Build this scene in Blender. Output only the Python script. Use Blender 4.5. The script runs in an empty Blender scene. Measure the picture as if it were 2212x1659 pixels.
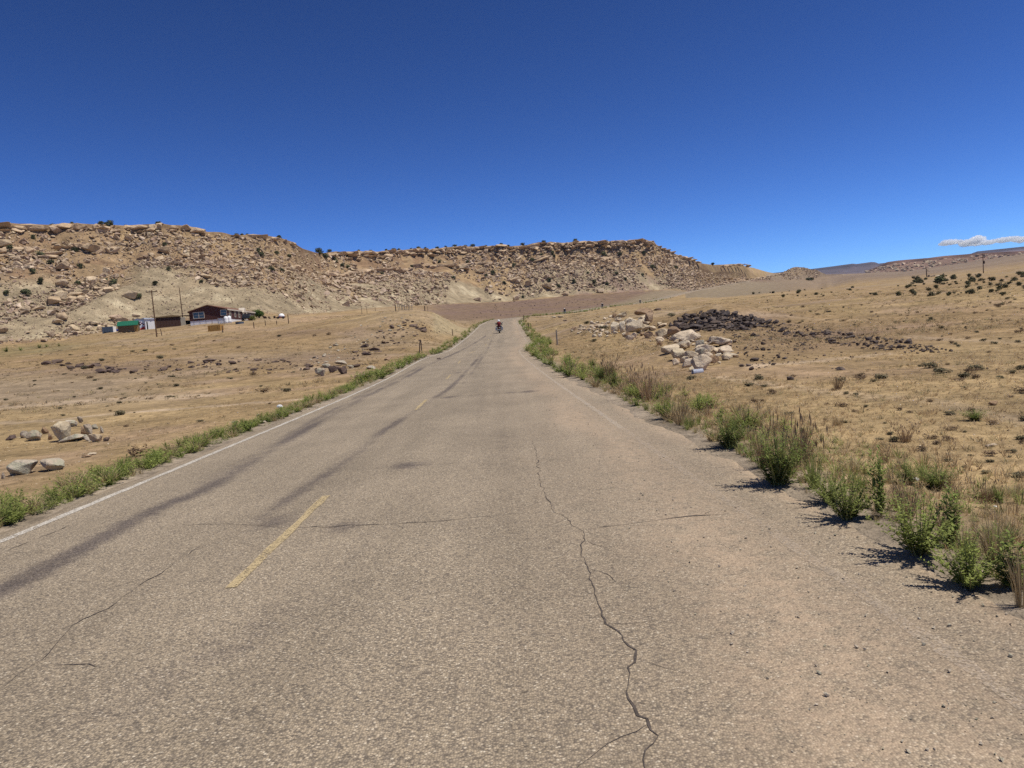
import bpy, bmesh, math, random
import numpy as np
from mathutils import Vector, Matrix

random.seed(7)
RNG = np.random.default_rng(7)
SC = bpy.context.scene
COL = SC.collection

# ------------------------------------------------------------------ camera
CAM = np.array([0.0, 0.0, 1.5])
PITCH, ROLL = math.radians(4.2), math.radians(4.8)
FOC = 1593.0            # focal length in pixels of a 2212 x 1659 picture
_F = np.array([0, math.cos(PITCH), -math.sin(PITCH)])
_U0 = np.array([0, math.sin(PITCH), math.cos(PITCH)])
_X0 = np.array([1.0, 0, 0])
_R = math.cos(ROLL) * _X0 - math.sin(ROLL) * _U0
_U = math.cos(ROLL) * _U0 + math.sin(ROLL) * _X0
cam_data = bpy.data.cameras.new('camera')
cam_data.sensor_width = 36.0
cam_data.lens = 36.0 * FOC / 2212.0
cam_data.clip_start, cam_data.clip_end = 0.1, 60000.0
cam = bpy.data.objects.new('camera', cam_data)
COL.objects.link(cam)
cam.matrix_world = Matrix(((_R[0], _U[0], -_F[0], CAM[0]), (_R[1], _U[1], -_F[1], CAM[1]),
                           (_R[2], _U[2], -_F[2], CAM[2]), (0, 0, 0, 1)))
SC.camera = cam

# ------------------------------------------------------------------ sky, sun, exposure
SUN_AZ, SUN_EL = math.radians(106.0), math.radians(66.0)   # azimuth from +Y towards +X
world = bpy.data.worlds.new('World')
SC.world = world
world.use_nodes = True
wn = world.node_tree.nodes
wl = world.node_tree.links
wn.clear()
w_out = wn.new('ShaderNodeOutputWorld')
w_bg = wn.new('ShaderNodeBackground')
w_sky = wn.new('ShaderNodeTexSky')
w_sky.sky_type = 'NISHITA'
w_sky.sun_disc = False
w_sky.sun_elevation = SUN_EL
w_sky.sun_rotation = SUN_AZ
w_sky.altitude = 2800.0
w_sky.air_density = 0.78
w_sky.dust_density = 0.0
w_sky.ozone_density = 8.0
w_bg.inputs['Strength'].default_value = 0.05
w_gam = wn.new('ShaderNodeGamma')          # contrasty camera response for the deep desert blue
w_gam.inputs['Gamma'].default_value = 1.62
wl.new(w_sky.outputs['Color'], w_gam.inputs['Color'])
wl.new(w_gam.outputs['Color'], w_bg.inputs['Color'])
wl.new(w_bg.outputs['Background'], w_out.inputs['Surface'])

sun_data = bpy.data.lights.new('sun', 'SUN')
sun_data.energy = 5.0
sun_data.angle = math.radians(0.53)
sun_data.color = (1.0, 0.95, 0.86)
sun = bpy.data.objects.new('sun', sun_data)
COL.objects.link(sun)
_sd = Vector((math.sin(SUN_AZ) * math.cos(SUN_EL), math.cos(SUN_AZ) * math.cos(SUN_EL), math.sin(SUN_EL)))
sun.rotation_euler = (-_sd).to_track_quat('-Z', 'Y').to_euler()
sun.location = (60, 10, 120)

SC.view_settings.view_transform = 'Standard'
SC.view_settings.look = 'None'
SC.view_settings.exposure = -0.07
SC.view_settings.gamma = 1.0
SC.view_settings.use_curve_mapping = False
SC.cycles.max_bounces = 10
SC.cycles.diffuse_bounces = 3
SC.cycles.glossy_bounces = 2
SC.cycles.transmission_bounces = 3
SC.cycles.volume_bounces = 8
SC.cycles.use_denoising = False
SC.cycles.use_adaptive_sampling = False

# ------------------------------------------------------------------ geometry of the view (to measure the place)
def ray(px, py):
    px = np.asarray(px, float); py = np.asarray(py, float)
    a = (px - 1106.0) / FOC
    b = -(py - 829.5) / FOC
    return _F + a[..., None] * _R + b[..., None] * _U

def az_of(px, py):
    d = ray(px, py)
    return np.degrees(np.arctan2(d[..., 0], d[..., 1]))

def at(px, py, r):
    """point seen at (px, py), at a horizontal distance r"""
    d = ray(px, py)
    h = np.hypot(d[..., 0], d[..., 1])
    return CAM + d * (np.asarray(r, float) / h)[..., None]

def proj(p):
    q = np.asarray(p, float) - CAM
    f = q @ _F
    return 1106.0 + FOC * (q @ _R) / f, 829.5 - FOC * (q @ _U) / f, f

# ------------------------------------------------------------------ noise
def _hash(i, j, seed):
    h = (i.astype(np.int64) * 374761393 + j.astype(np.int64) * 668265263 + seed * 1274126177) & 0xFFFFFFFF
    h = ((h ^ (h >> 13)) * 1274126177) & 0xFFFFFFFF
    h = h ^ (h >> 16)
    return (h & 0xFFFF) / 32767.5 - 1.0

def vnoise(x, y, seed=0):
    x = np.asarray(x, float); y = np.asarray(y, float)
    i = np.floor(x); j = np.floor(y)
    u = x - i; v = y - j
    u = u * u * (3 - 2 * u); v = v * v * (3 - 2 * v)
    a = _hash(i, j, seed); b = _hash(i + 1, j, seed)
    c = _hash(i, j + 1, seed); d = _hash(i + 1, j + 1, seed)
    return (a * (1 - u) + b * u) * (1 - v) + (c * (1 - u) + d * u) * v

def fbm(x, y, seed=0, octaves=4):
    s = 0; a = 1.0; t = 0
    for k in range(octaves):
        s = s + a * vnoise(x * 2 ** k, y * 2 ** k, seed + k * 17)
        t += a; a *= 0.5
    return s / t

def sstep(a, b, x):
    t = np.clip((np.asarray(x, float) - a) / (b - a), 0, 1)
    return t * t * (3 - 2 * t)

# ------------------------------------------------------------------ the road's line: pavement centre x(y) and height z(y)
def pchip(X, Y):
    X = np.asarray(X, float); Y = np.asarray(Y, float)
    h = np.diff(X); d = np.diff(Y) / h
    m = np.zeros(len(X)); m[0] = d[0]; m[-1] = d[-1]
    for k in range(1, len(X) - 1):
        if d[k - 1] * d[k] > 0:
            w1 = 2 * h[k] + h[k - 1]; w2 = h[k] + 2 * h[k - 1]
            m[k] = (w1 + w2) / (w1 / d[k - 1] + w2 / d[k])
    def f(x):
        x = np.asarray(x, float)
        xc = np.clip(x, X[0], X[-1])
        k = np.clip(np.searchsorted(X, xc) - 1, 0, len(X) - 2)
        hh = h[k]; t = (xc - X[k]) / hh
        v = ((2 * t ** 3 - 3 * t ** 2 + 1) * Y[k] + (t ** 3 - 2 * t ** 2 + t) * hh * m[k]
             + (-2 * t ** 3 + 3 * t ** 2) * Y[k + 1] + (t ** 3 - t ** 2) * hh * m[k + 1])
        return v + (x - xc) * np.where(x > X[-1], m[-1], np.where(x < X[0], m[0], 0))
    return f

HALF = 3.8
_yaw = math.tan(math.radians(-1.34))
_ry = [-40, 0, 30, 50, 62, 84, 95, 130, 180, 230, 295, 362, 500, 640, 950]
_rz = [0.3, 0.0, -0.2, 0.02, 0.25, 0.82, 1.17, 2.55, 4.35, 5.05, 7.3, 9.2, 16.8, 25.0, 45.0]
_rx = [-1.3 + _yaw * y for y in (-40, 0, 30, 50)]
for (mx, my, r) in ((1061, 748, 62), (1068, 728, 84), (1071, 717, 95), (1077, 701, 130), (1104, 688.5, 180), (1208, 679, 230),
                    (1296, 669, 295), (1382, 658, 362), (1500, 630, 500), (1605, 617, 640), (1765, 604, 950)):
    _rx.append(float(at(mx, my, r)[0]))
road_x = pchip(_ry, _rx)
road_z = pchip(_ry, _rz)

def road_off(x, y):
    """signed sideways distance from the pavement centre"""
    s = (road_x(y + 0.5) - road_x(y - 0.5))
    return (x - road_x(y)) / np.sqrt(1 + s * s)

# ------------------------------------------------------------------ the land: feature curves lofted outward from the viewpoint
AZT = np.arange(-180, 180.01, 0.05)

def smooth(v, sig):
    n = int(sig / 0.05 * 3)
    k = np.exp(-0.5 * (np.arange(-n, n + 1) * 0.05 / sig) ** 2); k /= k.sum()
    return np.convolve(np.pad(v, n, mode='edge'), k, mode='valid')

def curve_px(pts, sig=0.0):
    p = np.array(pts, float)
    az = az_of(p[:, 0], p[:, 1])
    q = at(p[:, 0], p[:, 1], p[:, 2])
    o = np.argsort(az)
    r = np.interp(AZT, az[o], p[o, 2]); z = np.interp(AZT, az[o], q[o, 2])
    if sig:
        r = smooth(r, sig); z = smooth(z, sig)
    return r, z

def curve_z(pts, sig=0.8):
    p = np.array(pts, float)
    hy = 712 - (p[:, 0] - 1106) * math.tan(ROLL)
    az = az_of(p[:, 0], hy)
    r = np.interp(AZT, az, p[:, 1]); z = np.interp(AZT, az, p[:, 2])
    return (smooth(r, sig), smooth(z, sig)) if sig else (r, z)

KR, KZ = [], []
def add_curve(rz):
    KR.append(rz[0]); KZ.append(rz[1])

add_curve(curve_z([(0, 1.0, 0.0), (2212, 1.0, 0.0)]))
add_curve(curve_z([(-300, 10, -0.15), (700, 10, -0.12), (1106, 10, -0.08), (2500, 10, -0.12)]))
add_curve(curve_z([(-300, 22, -0.3), (700, 22, -0.3), (1106, 22, -0.2), (1500, 22, -0.12), (2500, 22, -0.2)]))
add_curve(curve_z([(-300, 42, -0.15), (600, 42, -0.2), (1000, 42, -0.1), (1300, 42, 0.0), (1700, 42, 0.1), (2500, 42, 0.1)]))
add_curve(curve_z([(-300, 75, 1.3), (250, 75, 1.2), (600, 75, 1.2), (800, 75, 1.0), (950, 75, 0.9), (1080, 75, 0.6), (1300, 75, 1.3),
                   (1700, 75, 1.5), (2500, 75, 1.6)]))
add_curve(curve_px([(-300, 788, 110), (0, 783, 110), (300, 755, 110), (600, 719, 110), (750, 690, 110), (830, 674, 110), (880, 670, 110),
                    (930, 674, 110), (970, 690, 112), (1005, 703, 114), (1060, 710, 114), (1130, 702, 114), (1300, 677, 112), (1600, 653, 112),
                    (2000, 626, 112), (2212, 609, 112), (2500, 585, 112)], 0.5))
add_curve(curve_px([(-300, 775, 165), (0, 754, 168), (120, 742, 170), (230, 722, 176), (340, 711, 178), (450, 698, 180), (560, 691, 184),
                    (640, 687, 188), (760, 683, 190), (880, 688, 190), (1000, 694, 190), (1100, 690, 190), (1211, 680, 232), (1296, 670, 290),
                    (1450, 662, 200), (1600, 645, 200), (2000, 614, 200), (2212, 596, 200), (2500, 572, 200)], 0.4))
add_curve(curve_px([(-300, 770, 196), (0, 744, 196), (130, 735, 198), (240, 714, 206), (340, 698, 212), (450, 686, 216), (560, 677, 220), (640, 682, 232),
                    (760, 672, 285), (900, 660, 350), (1000, 655, 410), (1100, 651, 450), (1250, 637, 475), (1400, 628, 505), (1500, 620, 545),
                    (1560, 616, 640), (1640, 610, 760), (1735, 603, 900), (1785, 597, 1050), (1850, 592, 1500), (1894, 589, 1700),
                    (1952, 587.5, 1700), (2058, 572, 1700), (2128, 561.5, 1700), (2212, 549, 1700), (2500, 505, 1700)], 0.25))
RIM = [(-300, 466, 270), (0, 480, 280), (60, 477, 280), (150, 478, 280), (250, 480, 281), (330, 480, 282), (400, 484, 284), (430, 487, 286), (446, 497, 288),
       (480, 500, 295), (500, 504, 298), (530, 502, 300), (575, 504, 308), (610, 510, 322), (635, 519, 335), (655, 535, 365), (690, 544, 410), (720, 541, 435), (800, 540, 455),
       (900, 535, 490), (1000, 531, 505), (1100, 529, 515), (1200, 522, 528), (1300, 518, 540), (1395, 515, 555), (1410, 520, 558), (1425, 531, 562), (1445, 539, 568),
       (1460, 548, 575), (1490, 556, 590), (1515, 565, 615), (1540, 568, 650), (1600, 565, 760), (1625, 569, 790), (1650, 576, 830), (1680, 577.5, 880),
       (1705, 576.5, 930), (1735, 577, 955), (1762, 584, 1000), (1785, 592, 1060), (1850, 591, 1540), (1894, 588.5, 1740), (1952, 587, 1740), (2058, 571.5, 1740), (2128, 561, 1740),
       (2212, 548.5, 1740), (2500, 504.5, 1740)]
rim_r, rim_z = curve_px(RIM, 0.06)
_hill = np.interp(AZT, az_of(*np.array([(1640, 640), (1700, 630), (1790, 600), (1800, 600)], float).T), [1, 0.5, 0.12, 0])   # 1 on the mesas, 0 on the open plain
_along = np.radians(AZT) * np.minimum(rim_r, 560)
_calm = 1 - 0.75 * sstep(10.5, 13, AZT)
_scl = np.interp(AZT, [-40, -16, -10, 20], [1.0, 1.0, 1.6, 1.6])
rim_r = rim_r + _calm * _hill * _scl * (3.0 * fbm(_along / 14, AZT * 0, 31, 3) + 1.2 * vnoise(_along / 3.5, AZT * 0, 33))
rim_z = rim_z - 0.6 * _hill + _calm * _hill * _scl * (0.7 * fbm(_along / 9, AZT * 0, 41, 3))
cl_h = _hill * np.interp(AZT, az_of(*np.array([(0, 480), (600, 520), (760, 550), (1400, 530), (1460, 550), (1520, 570), (1640, 575), (1700, 580)], float).T),
                         [2.4, 2.2, 4.2, 4.6, 2.5, 3.2, 4.0, 0.8])
cl_h = cl_h * (0.75 + 0.5 * fbm(_along / 20, AZT * 0, 51, 2))
ft_r, ft_z = KR[7], KZ[7]
rim_r = np.maximum(rim_r, ft_r + 14)
cb_r = rim_r - 0.5 * _scl * _hill - 0.6
cb_z = rim_z - cl_h
add_curve((ft_r + 0.52 * (cb_r - ft_r), ft_z + 0.42 * (cb_z - ft_z)))
add_curve((cb_r, cb_z))
add_curve((rim_r, rim_z))
add_curve((rim_r * 1.03 + 4, rim_z + 0.2 * _hill))
add_curve((rim_r * 1.35 + 20, rim_z - 7 * _hill - 4 * (1 - _hill)))
add_curve((np.full_like(AZT, 7000.0), np.full_like(AZT, 10.0)))
KR = np.array(KR); KZ = np.array(KZ)
_back = sstep(70, 115, np.abs(AZT))
KZ = KZ * (1 - _back)
KR[1:-1] = KR[1:-1] * (1 - _back) + _back * np.array([10, 22, 42, 75, 110, 180, 300, 400, 500, 510, 550, 800])[:, None]
NK = len(KR)

def knots(az):
    f = (np.asarray(az, float) + 180) / 0.05
    i = np.clip(f.astype(int), 0, len(AZT) - 2)
    t = f - i
    return KR[:, i] * (1 - t) + KR[:, i + 1] * t, KZ[:, i] * (1 - t) + KZ[:, i + 1] * t

def loft(az, r):
    R, Z = knots(az)
    h = np.diff(R, axis=0); d = np.diff(Z, axis=0) / h
    m = np.zeros_like(Z)
    m[0] = d[0]; m[-1] = d[-1]
    pr = d[:-1] * d[1:]
    w1 = 2 * h[1:] + h[:-1]; w2 = h[1:] + 2 * h[:-1]
    with np.errstate(divide='ignore', invalid='ignore'):
        mm = (w1 + w2) / (w1 / d[:-1] + w2 / d[1:])
    m[1:-1] = np.where(pr > 0, mm, 0)
    k = np.clip((R <= r[None]).sum(0) - 1, 0, NK - 2)
    n = np.arange(R.shape[1])
    rc = np.clip(r, R[0], R[-1])
    hh = h[k, n]; t = (rc - R[k, n]) / hh
    z = ((2 * t ** 3 - 3 * t ** 2 + 1) * Z[k, n] + (t ** 3 - 2 * t ** 2 + t) * hh * m[k, n]
         + (-2 * t ** 3 + 3 * t ** 2) * Z[k + 1, n] + (t ** 3 - t ** 2) * hh * m[k + 1, n])
    s = np.clip((r - R[7]) / np.maximum(R[9] - R[7], 1), 0, 1)
    return z, s, k

MOUNDS = []      # (x, y, sigma, height), filled once the piles are located

def land(x, y):
    """height of the ground at (x, y), and where on a mesa slope (0 foot .. 1 cliff) it lies"""
    x = np.atleast_1d(np.asarray(x, float)); y = np.atleast_1d(np.asarray(y, float))
    shp = x.shape
    x = x.ravel(); y = y.ravel()
    az = np.degrees(np.arctan2(x, y)); r = np.hypot(x, y)
    z, s, k = loft(az, r)
    hill = np.interp(az, AZT, _hill)
    on = (k >= 7) & (k <= 8)
    a = np.radians(az) * r
    env = np.sin(np.pi * np.clip(s, 0, 1)) ** 0.8 * hill * on
    gl = 1 - np.abs(fbm(a / 34 + 0.3 * vnoise(r / 30, a / 60, 5), r / 150, 61, 2)) * 3.2
    z = z + env * (3.6 * gl * np.clip(1.25 - s, 0, 1) + 1.2 * fbm(a / 11, r / 11, 63, 3) + 0.35 * vnoise(a / 2.6, r / 2.6, 64))
    fl = (1 - env) * sstep(9, 40, r)
    z = z + fl * (k < 7) * (0.22 * fbm(x / 13, y / 13, 71, 3) + 0.06 * fbm(x / 2.2, y / 2.2, 73, 2) + sstep(60, 200, r) * 0.5 * fbm(x / 40, y / 40, 75, 2) * np.interp(az, [-40, -8, 0, 40], [0.4, 0.5, 1, 1]))
    z = z + 0.035 * fbm(x / 0.8, y / 0.8, 77, 2) * (r < 60)
    for (mx, my, sg, hh) in MOUNDS:
        z = z + hh * np.exp(-((x - mx) ** 2 + (y - my) ** 2) / (2 * sg * sg))
    d = np.abs(road_off(x, y))
    d = np.where((y < -30) | (y > 950), 99, d)
    wid = 5.5 + 5 * sstep(80, 250, y)
    w = sstep(HALF + 0.3, HALF + wid, d)
    dn = d + 0.22 * fbm(x / 0.9, y / 0.9, 79, 3) * (r < 80)
    rel = -0.05 - 0.04 * sstep(40, 120, y) + (0.062 + 0.03 * sstep(40, 120, y)) * sstep(HALF - 0.55, HALF + 0.05, dn) - 0.05 * sstep(HALF + 0.3, HALF + 1.5, d)
    surf = road_z(y) - 0.0072 * np.maximum(np.minimum(d, HALF) - 0.3, 0)
    z = np.where(d < 30, (surf + rel) * (1 - w) + z * w, z)
    return z.reshape(shp), s.reshape(shp), k.reshape(shp)

def gz(x, y):
    return float(land([x], [y])[0][0])

_RS = np.geomspace(2.2, 2200, 520)
def hits(px, py):
    """where the sight lines through these picture points meet the ground"""
    px = np.atleast_1d(np.asarray(px, float)); py = np.atleast_1d(np.asarray(py, float))
    out = np.zeros((len(px), 3))
    for c in range(0, len(px), 400):
        d = ray(px[c:c + 400], py[c:c + 400])
        d = d / np.hypot(d[:, 0], d[:, 1])[:, None]
        X = d[:, 0:1] * _RS; Y = d[:, 1:2] * _RS; Zr = CAM[2] + d[:, 2:3] * _RS
        G = land(X, Y)[0]
        below = Zr < G
        j = np.where(below.any(1), below.argmax(1), int(np.searchsorted(_RS, 285.0)))
        j = np.maximum(j, 1)
        n = np.arange(len(j))
        e0 = (Zr - G)[n, j - 1]; e1 = (Zr - G)[n, j]
        t = np.where(np.abs(e0 - e1) > 1e-9, e0 / (e0 - e1 + 1e-12), 0)
        rr = _RS[j - 1] + np.clip(t, 0, 1) * (_RS[j] - _RS[j - 1])
        out[c:c + 400, 0] = d[:, 0] * rr; out[c:c + 400, 1] = d[:, 1] * rr
    out[:, 2] = land(out[:, 0], out[:, 1])[0]
    return out

def hit(px, py):
    return hits([px], [py])[0]

_m1 = hit(1530, 703); _m2 = hit(1600, 700); _m3 = hit(1385, 708); _m4 = hit(1500, 765)
MOUNDS += [(_m1[0], _m1[1], 2.7, 1.15), (_m2[0], _m2[1], 2.8, 0.65), (_m3[0], _m3[1], 2.3, 0.75), (_m4[0], _m4[1], 1.5, 0.42)]

# ------------------------------------------------------------------ mesh helpers
def tri_mesh(name, V, F, mats=(), colors=None, smooth_shade=False):
    """fast mesh from an (n,3) vertex array and an (m,3) or (m,4) face array"""
    V = np.asarray(V, np.float32); F = np.asarray(F, np.int32)
    me = bpy.data.meshes.new(name)
    n, w = F.shape
    me.vertices.add(len(V)); me.vertices.foreach_set('co', V.ravel())
    me.loops.add(n * w); me.loops.foreach_set('vertex_index', F.ravel())
    me.polygons.add(n)
    me.polygons.foreach_set('loop_start', np.arange(0, n * w, w, dtype=np.int32))
    me.polygons.foreach_set('use_smooth', np.full(n, smooth_shade, dtype=bool))
    if colors is not None:
        for key, c in colors.items():
            c = np.asarray(c, np.float32)
            if c.ndim == 1:
                a = me.attributes.new(key, 'FLOAT', 'POINT'); a.data.foreach_set('value', c)
            else:
                a = me.attributes.new(key, 'FLOAT_COLOR', 'POINT')
                a.data.foreach_set('color', np.concatenate([c, np.ones((len(c), 1), np.float32)], 1).ravel())
    for m in mats:
        me.materials.append(m)
    me.update(calc_edges=True)
    me.validate()
    return me

def link(name, me, parent=None, loc=None):
    o = bpy.data.objects.new(name, me)
    COL.objects.link(o)
    if parent is not None:
        o.parent = parent
    if loc is not None:
        o.location = loc
    return o

def tag(o, label=None, cat=None, group=None, kind=None):
    if label: o['label'] = label
    if cat: o['category'] = cat
    if group: o['group'] = group
    if kind: o['kind'] = kind
    return o

def empty(name, loc, rz=0.0):
    o = bpy.data.objects.new(name, None)
    o.empty_display_size = 0.2
    COL.objects.link(o)
    o.location = loc; o.rotation_euler = (0, 0, rz)
    return o

def copy_tree(o, parent=None):
    c = o.copy(); COL.objects.link(c)
    c.parent = parent
    for ch in list(o.children):
        k = copy_tree(ch, c)
        k.matrix_parent_inverse = ch.matrix_parent_inverse
    return c

class MB:
    """collects boxes, bars, tubes and polygons into one mesh"""
    def __init__(self): self.v = []; self.f = []; self.m = []; self.mi = 0
    def add(self, vs, fs):
        b = len(self.v)
        self.v += [tuple(p) for p in vs]
        self.f += [tuple(i + b for i in f) for f in fs]
        self.m += [self.mi] * len(fs)
        return self
    def box(self, x0, x1, y0, y1, z0, z1):
        vs = [(x, y, z) for z in (z0, z1) for y in (y0, y1) for x in (x0, x1)]
        return self.add(vs, [(0, 2, 3, 1), (4, 5, 7, 6), (0, 1, 5, 4), (2, 6, 7, 3), (0, 4, 6, 2), (1, 3, 7, 5)])
    def tube(self, pts, rad, n=8, caps=True):
        pts = [Vector(p) for p in pts]
        rads = rad if isinstance(rad, (list, tuple)) else [rad] * len(pts)
        vs = []; fs = []
        for i, p in enumerate(pts):
            t = (pts[min(i + 1, len(pts) - 1)] - pts[max(i - 1, 0)]).normalized()
            a = t.orthogonal().normalized() if i == 0 else (a - t * a.dot(t)).normalized()
            b = t.cross(a)
            for k in range(n):
                w = 2 * math.pi * k / n
                vs.append(p + (a * math.cos(w) + b * math.sin(w)) * rads[i])
        for i in range(len(pts) - 1):
            for k in range(n):
                fs.append((i * n + k, i * n + (k + 1) % n, (i + 1) * n + (k + 1) % n, (i + 1) * n + k))
        if caps:
            fs.append(tuple(reversed(range(n)))); fs.append(tuple(range((len(pts) - 1) * n, len(pts) * n)))
        return self.add(vs, fs)
    def lathe(self, prof, n=16, axis='z', c=(0, 0, 0)):
        vs = []; fs = []
        for (r, h) in prof:
            for k in range(n):
                w = 2 * math.pi * k / n
                p = (r * math.cos(w), r * math.sin(w), h)
                if axis == 'x': p = (h, p[0], p[1])
                if axis == 'y': p = (p[0], h, p[1])
                vs.append((p[0] + c[0], p[1] + c[1], p[2] + c[2]))
        for i in range(len(prof) - 1):
            for k in range(n):
                fs.append((i * n + k, i * n + (k + 1) % n, (i + 1) * n + (k + 1) % n, (i + 1) * n + k))
        return self.add(vs, fs)
    def prism(self, poly, y0, y1):
        """polygon in x,z extruded along y"""
        n = len(poly)
        vs = [(x, y0, z) for x, z in poly] + [(x, y1, z) for x, z in poly]
        fs = [tuple(range(n)), tuple(reversed(range(n, 2 * n)))] + [(i, i + n, (i + 1) % n + n, (i + 1) % n) for i in range(n)]
        return self.add(vs, fs)
    def build(self, name, mats, parent=None, loc=None, bevel=0.0, smooth_shade=False):
        me = bpy.data.meshes.new(name)
        me.from_pydata(self.v, [], self.f)
        bm = bmesh.new(); bm.from_mesh(me)
        bmesh.ops.recalc_face_normals(bm, faces=bm.faces)
        bm.to_mesh(me); bm.free()
        mats = mats if isinstance(mats, (list, tuple)) else [mats]
        for m in mats: me.materials.append(m)
        me.polygons.foreach_set('material_index', self.m)
        if smooth_shade:
            me.polygons.foreach_set('use_smooth', [True] * len(me.polygons))
        o = link(name, me, parent, loc)
        if bevel:
            b = o.modifiers.new('bevel', 'BEVEL'); b.width = bevel; b.segments = 2; b.limit_method = 'ANGLE'
        return o

def merge(templates, idx, mats, pos, cols=None):
    """one vertex/face array holding many placed copies of small triangle templates"""
    VV = []; FF = []; CC = []; base = 0
    for t, (tv, tf) in enumerate(templates):
        sel = np.where(idx == t)[0]
        if not len(sel): continue
        P = np.einsum('nij,vj->nvi', mats[sel], tv) + pos[sel][:, None, :]
        n, k = P.shape[:2]
        VV.append(P.reshape(-1, 3))
        FF.append((tf[None] + (np.arange(n) * k)[:, None, None] + base).reshape(-1, 3))
        base += n * k
        if cols is not None:
            CC.append(np.repeat(cols[sel], k, axis=0))
    return np.concatenate(VV), np.concatenate(FF), (np.concatenate(CC) if cols is not None else None)

def rotz_scale(rz, sx, sy, sz, tilt=None):
    n = len(rz)
    c, s = np.cos(rz), np.sin(rz)
    M = np.zeros((n, 3, 3))
    M[:, 0, 0] = c * sx; M[:, 0, 1] = -s * sy; M[:, 1, 0] = s * sx; M[:, 1, 1] = c * sy; M[:, 2, 2] = sz
    if tilt is not None:
        a, b = tilt
        Rx = np.zeros((n, 3, 3)); Rx[:, 0, 0] = 1; Rx[:, 1, 1] = np.cos(a); Rx[:, 1, 2] = -np.sin(a); Rx[:, 2, 1] = np.sin(a); Rx[:, 2, 2] = np.cos(a)
        Ry = np.zeros((n, 3, 3)); Ry[:, 1, 1] = 1; Ry[:, 0, 0] = np.cos(b); Ry[:, 0, 2] = np.sin(b); Ry[:, 2, 0] = -np.sin(b); Ry[:, 2, 2] = np.cos(b)
        M = Ry @ Rx @ M
    return M

# ------------------------------------------------------------------ materials
def new_mat(name, rough=0.9, spec=0.2):
    m = bpy.data.materials.new(name); m.use_nodes = True
    nt = m.node_tree
    b = nt.nodes['Principled BSDF']
    b.inputs['Roughness'].default_value = rough
    b.inputs['Specular IOR Level'].default_value = spec
    return m, nt, b

def N(nt, kind, **kw):
    n = nt.nodes.new(kind)
    for k, v in kw.items():
        if k.startswith('i_'):
            key = k[2:].replace('_', ' ')
            n.inputs[int(key) if key.isdigit() else key].default_value = v
        else:
            setattr(n, k, v)
    return n

def mixc(nt, a, b, fac, mode='MIX'):
    n = nt.nodes.new('ShaderNodeMix'); n.data_type = 'RGBA'; n.blend_type = mode
    for sock, v in ((n.inputs[0], fac), (n.inputs[6], a), (n.inputs[7], b)):
        if isinstance(v, (int, float)): sock.default_value = v
        elif isinstance(v, tuple): sock.default_value = (*v, 1) if len(v) == 3 else v
        else: nt.links.new(v, sock)
    return n.outputs[2]

def ramp(nt, fac, stops, interp='LINEAR'):
    n = nt.nodes.new('ShaderNodeValToRGB'); n.color_ramp.interpolation = interp
    el = n.color_ramp.elements
    while len(el) < len(stops): el.new(0.5)
    for e, (p, c) in zip(el, stops):
        e.position = p; e.color = (c, c, c, 1) if isinstance(c, (int, float)) else (*c, 1)
    nt.links.new(fac, n.inputs[0])
    return n.outputs[0]

def mth(nt, op, a, b=0.0, clamp=False):
    n = nt.nodes.new('ShaderNodeMath'); n.operation = op; n.use_clamp = clamp
    for sock, v in ((n.inputs[0], a), (n.inputs[1], b)):
        if isinstance(v, (int, float)): sock.default_value = v
        else: nt.links.new(v, sock)
    return n.outputs[0]

def noise(nt, vec, scale, detail=4.0, rough=0.6, out=0):
    n = N(nt, 'ShaderNodeTexNoise'); n.inputs['Scale'].default_value = scale
    n.inputs['Detail'].default_value = detail; n.inputs['Roughness'].default_value = rough
    if vec is not None: nt.links.new(vec, n.inputs['Vector'])
    return n.outputs[out]

def bump(nt, b, h, strength=0.4, dist=0.02):
    n = N(nt, 'ShaderNodeBump'); n.inputs['Strength'].default_value = strength; n.inputs['Distance'].default_value = dist
    nt.links.new(h, n.inputs['Height']); nt.links.new(n.outputs[0], b.inputs['Normal'])

def plain(name, c, rough=0.7, metallic=0.0, var=0.12, scale=6.0, spec=0.3):
    m, nt, b = new_mat(name, rough, spec)
    tc = N(nt, 'ShaderNodeTexCoord')
    f = noise(nt, tc.outputs['Object'], scale, 5)
    lo = tuple(x * (1 - var * 1.6) for x in c); hi = tuple(min(1, x * (1 + var * 1.6)) for x in c)
    nt.links.new(ramp(nt, f, [(0.25, lo), (0.75, hi)]), b.inputs['Base Color'])
    b.inputs['Metallic'].default_value = metallic
    return m

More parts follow.
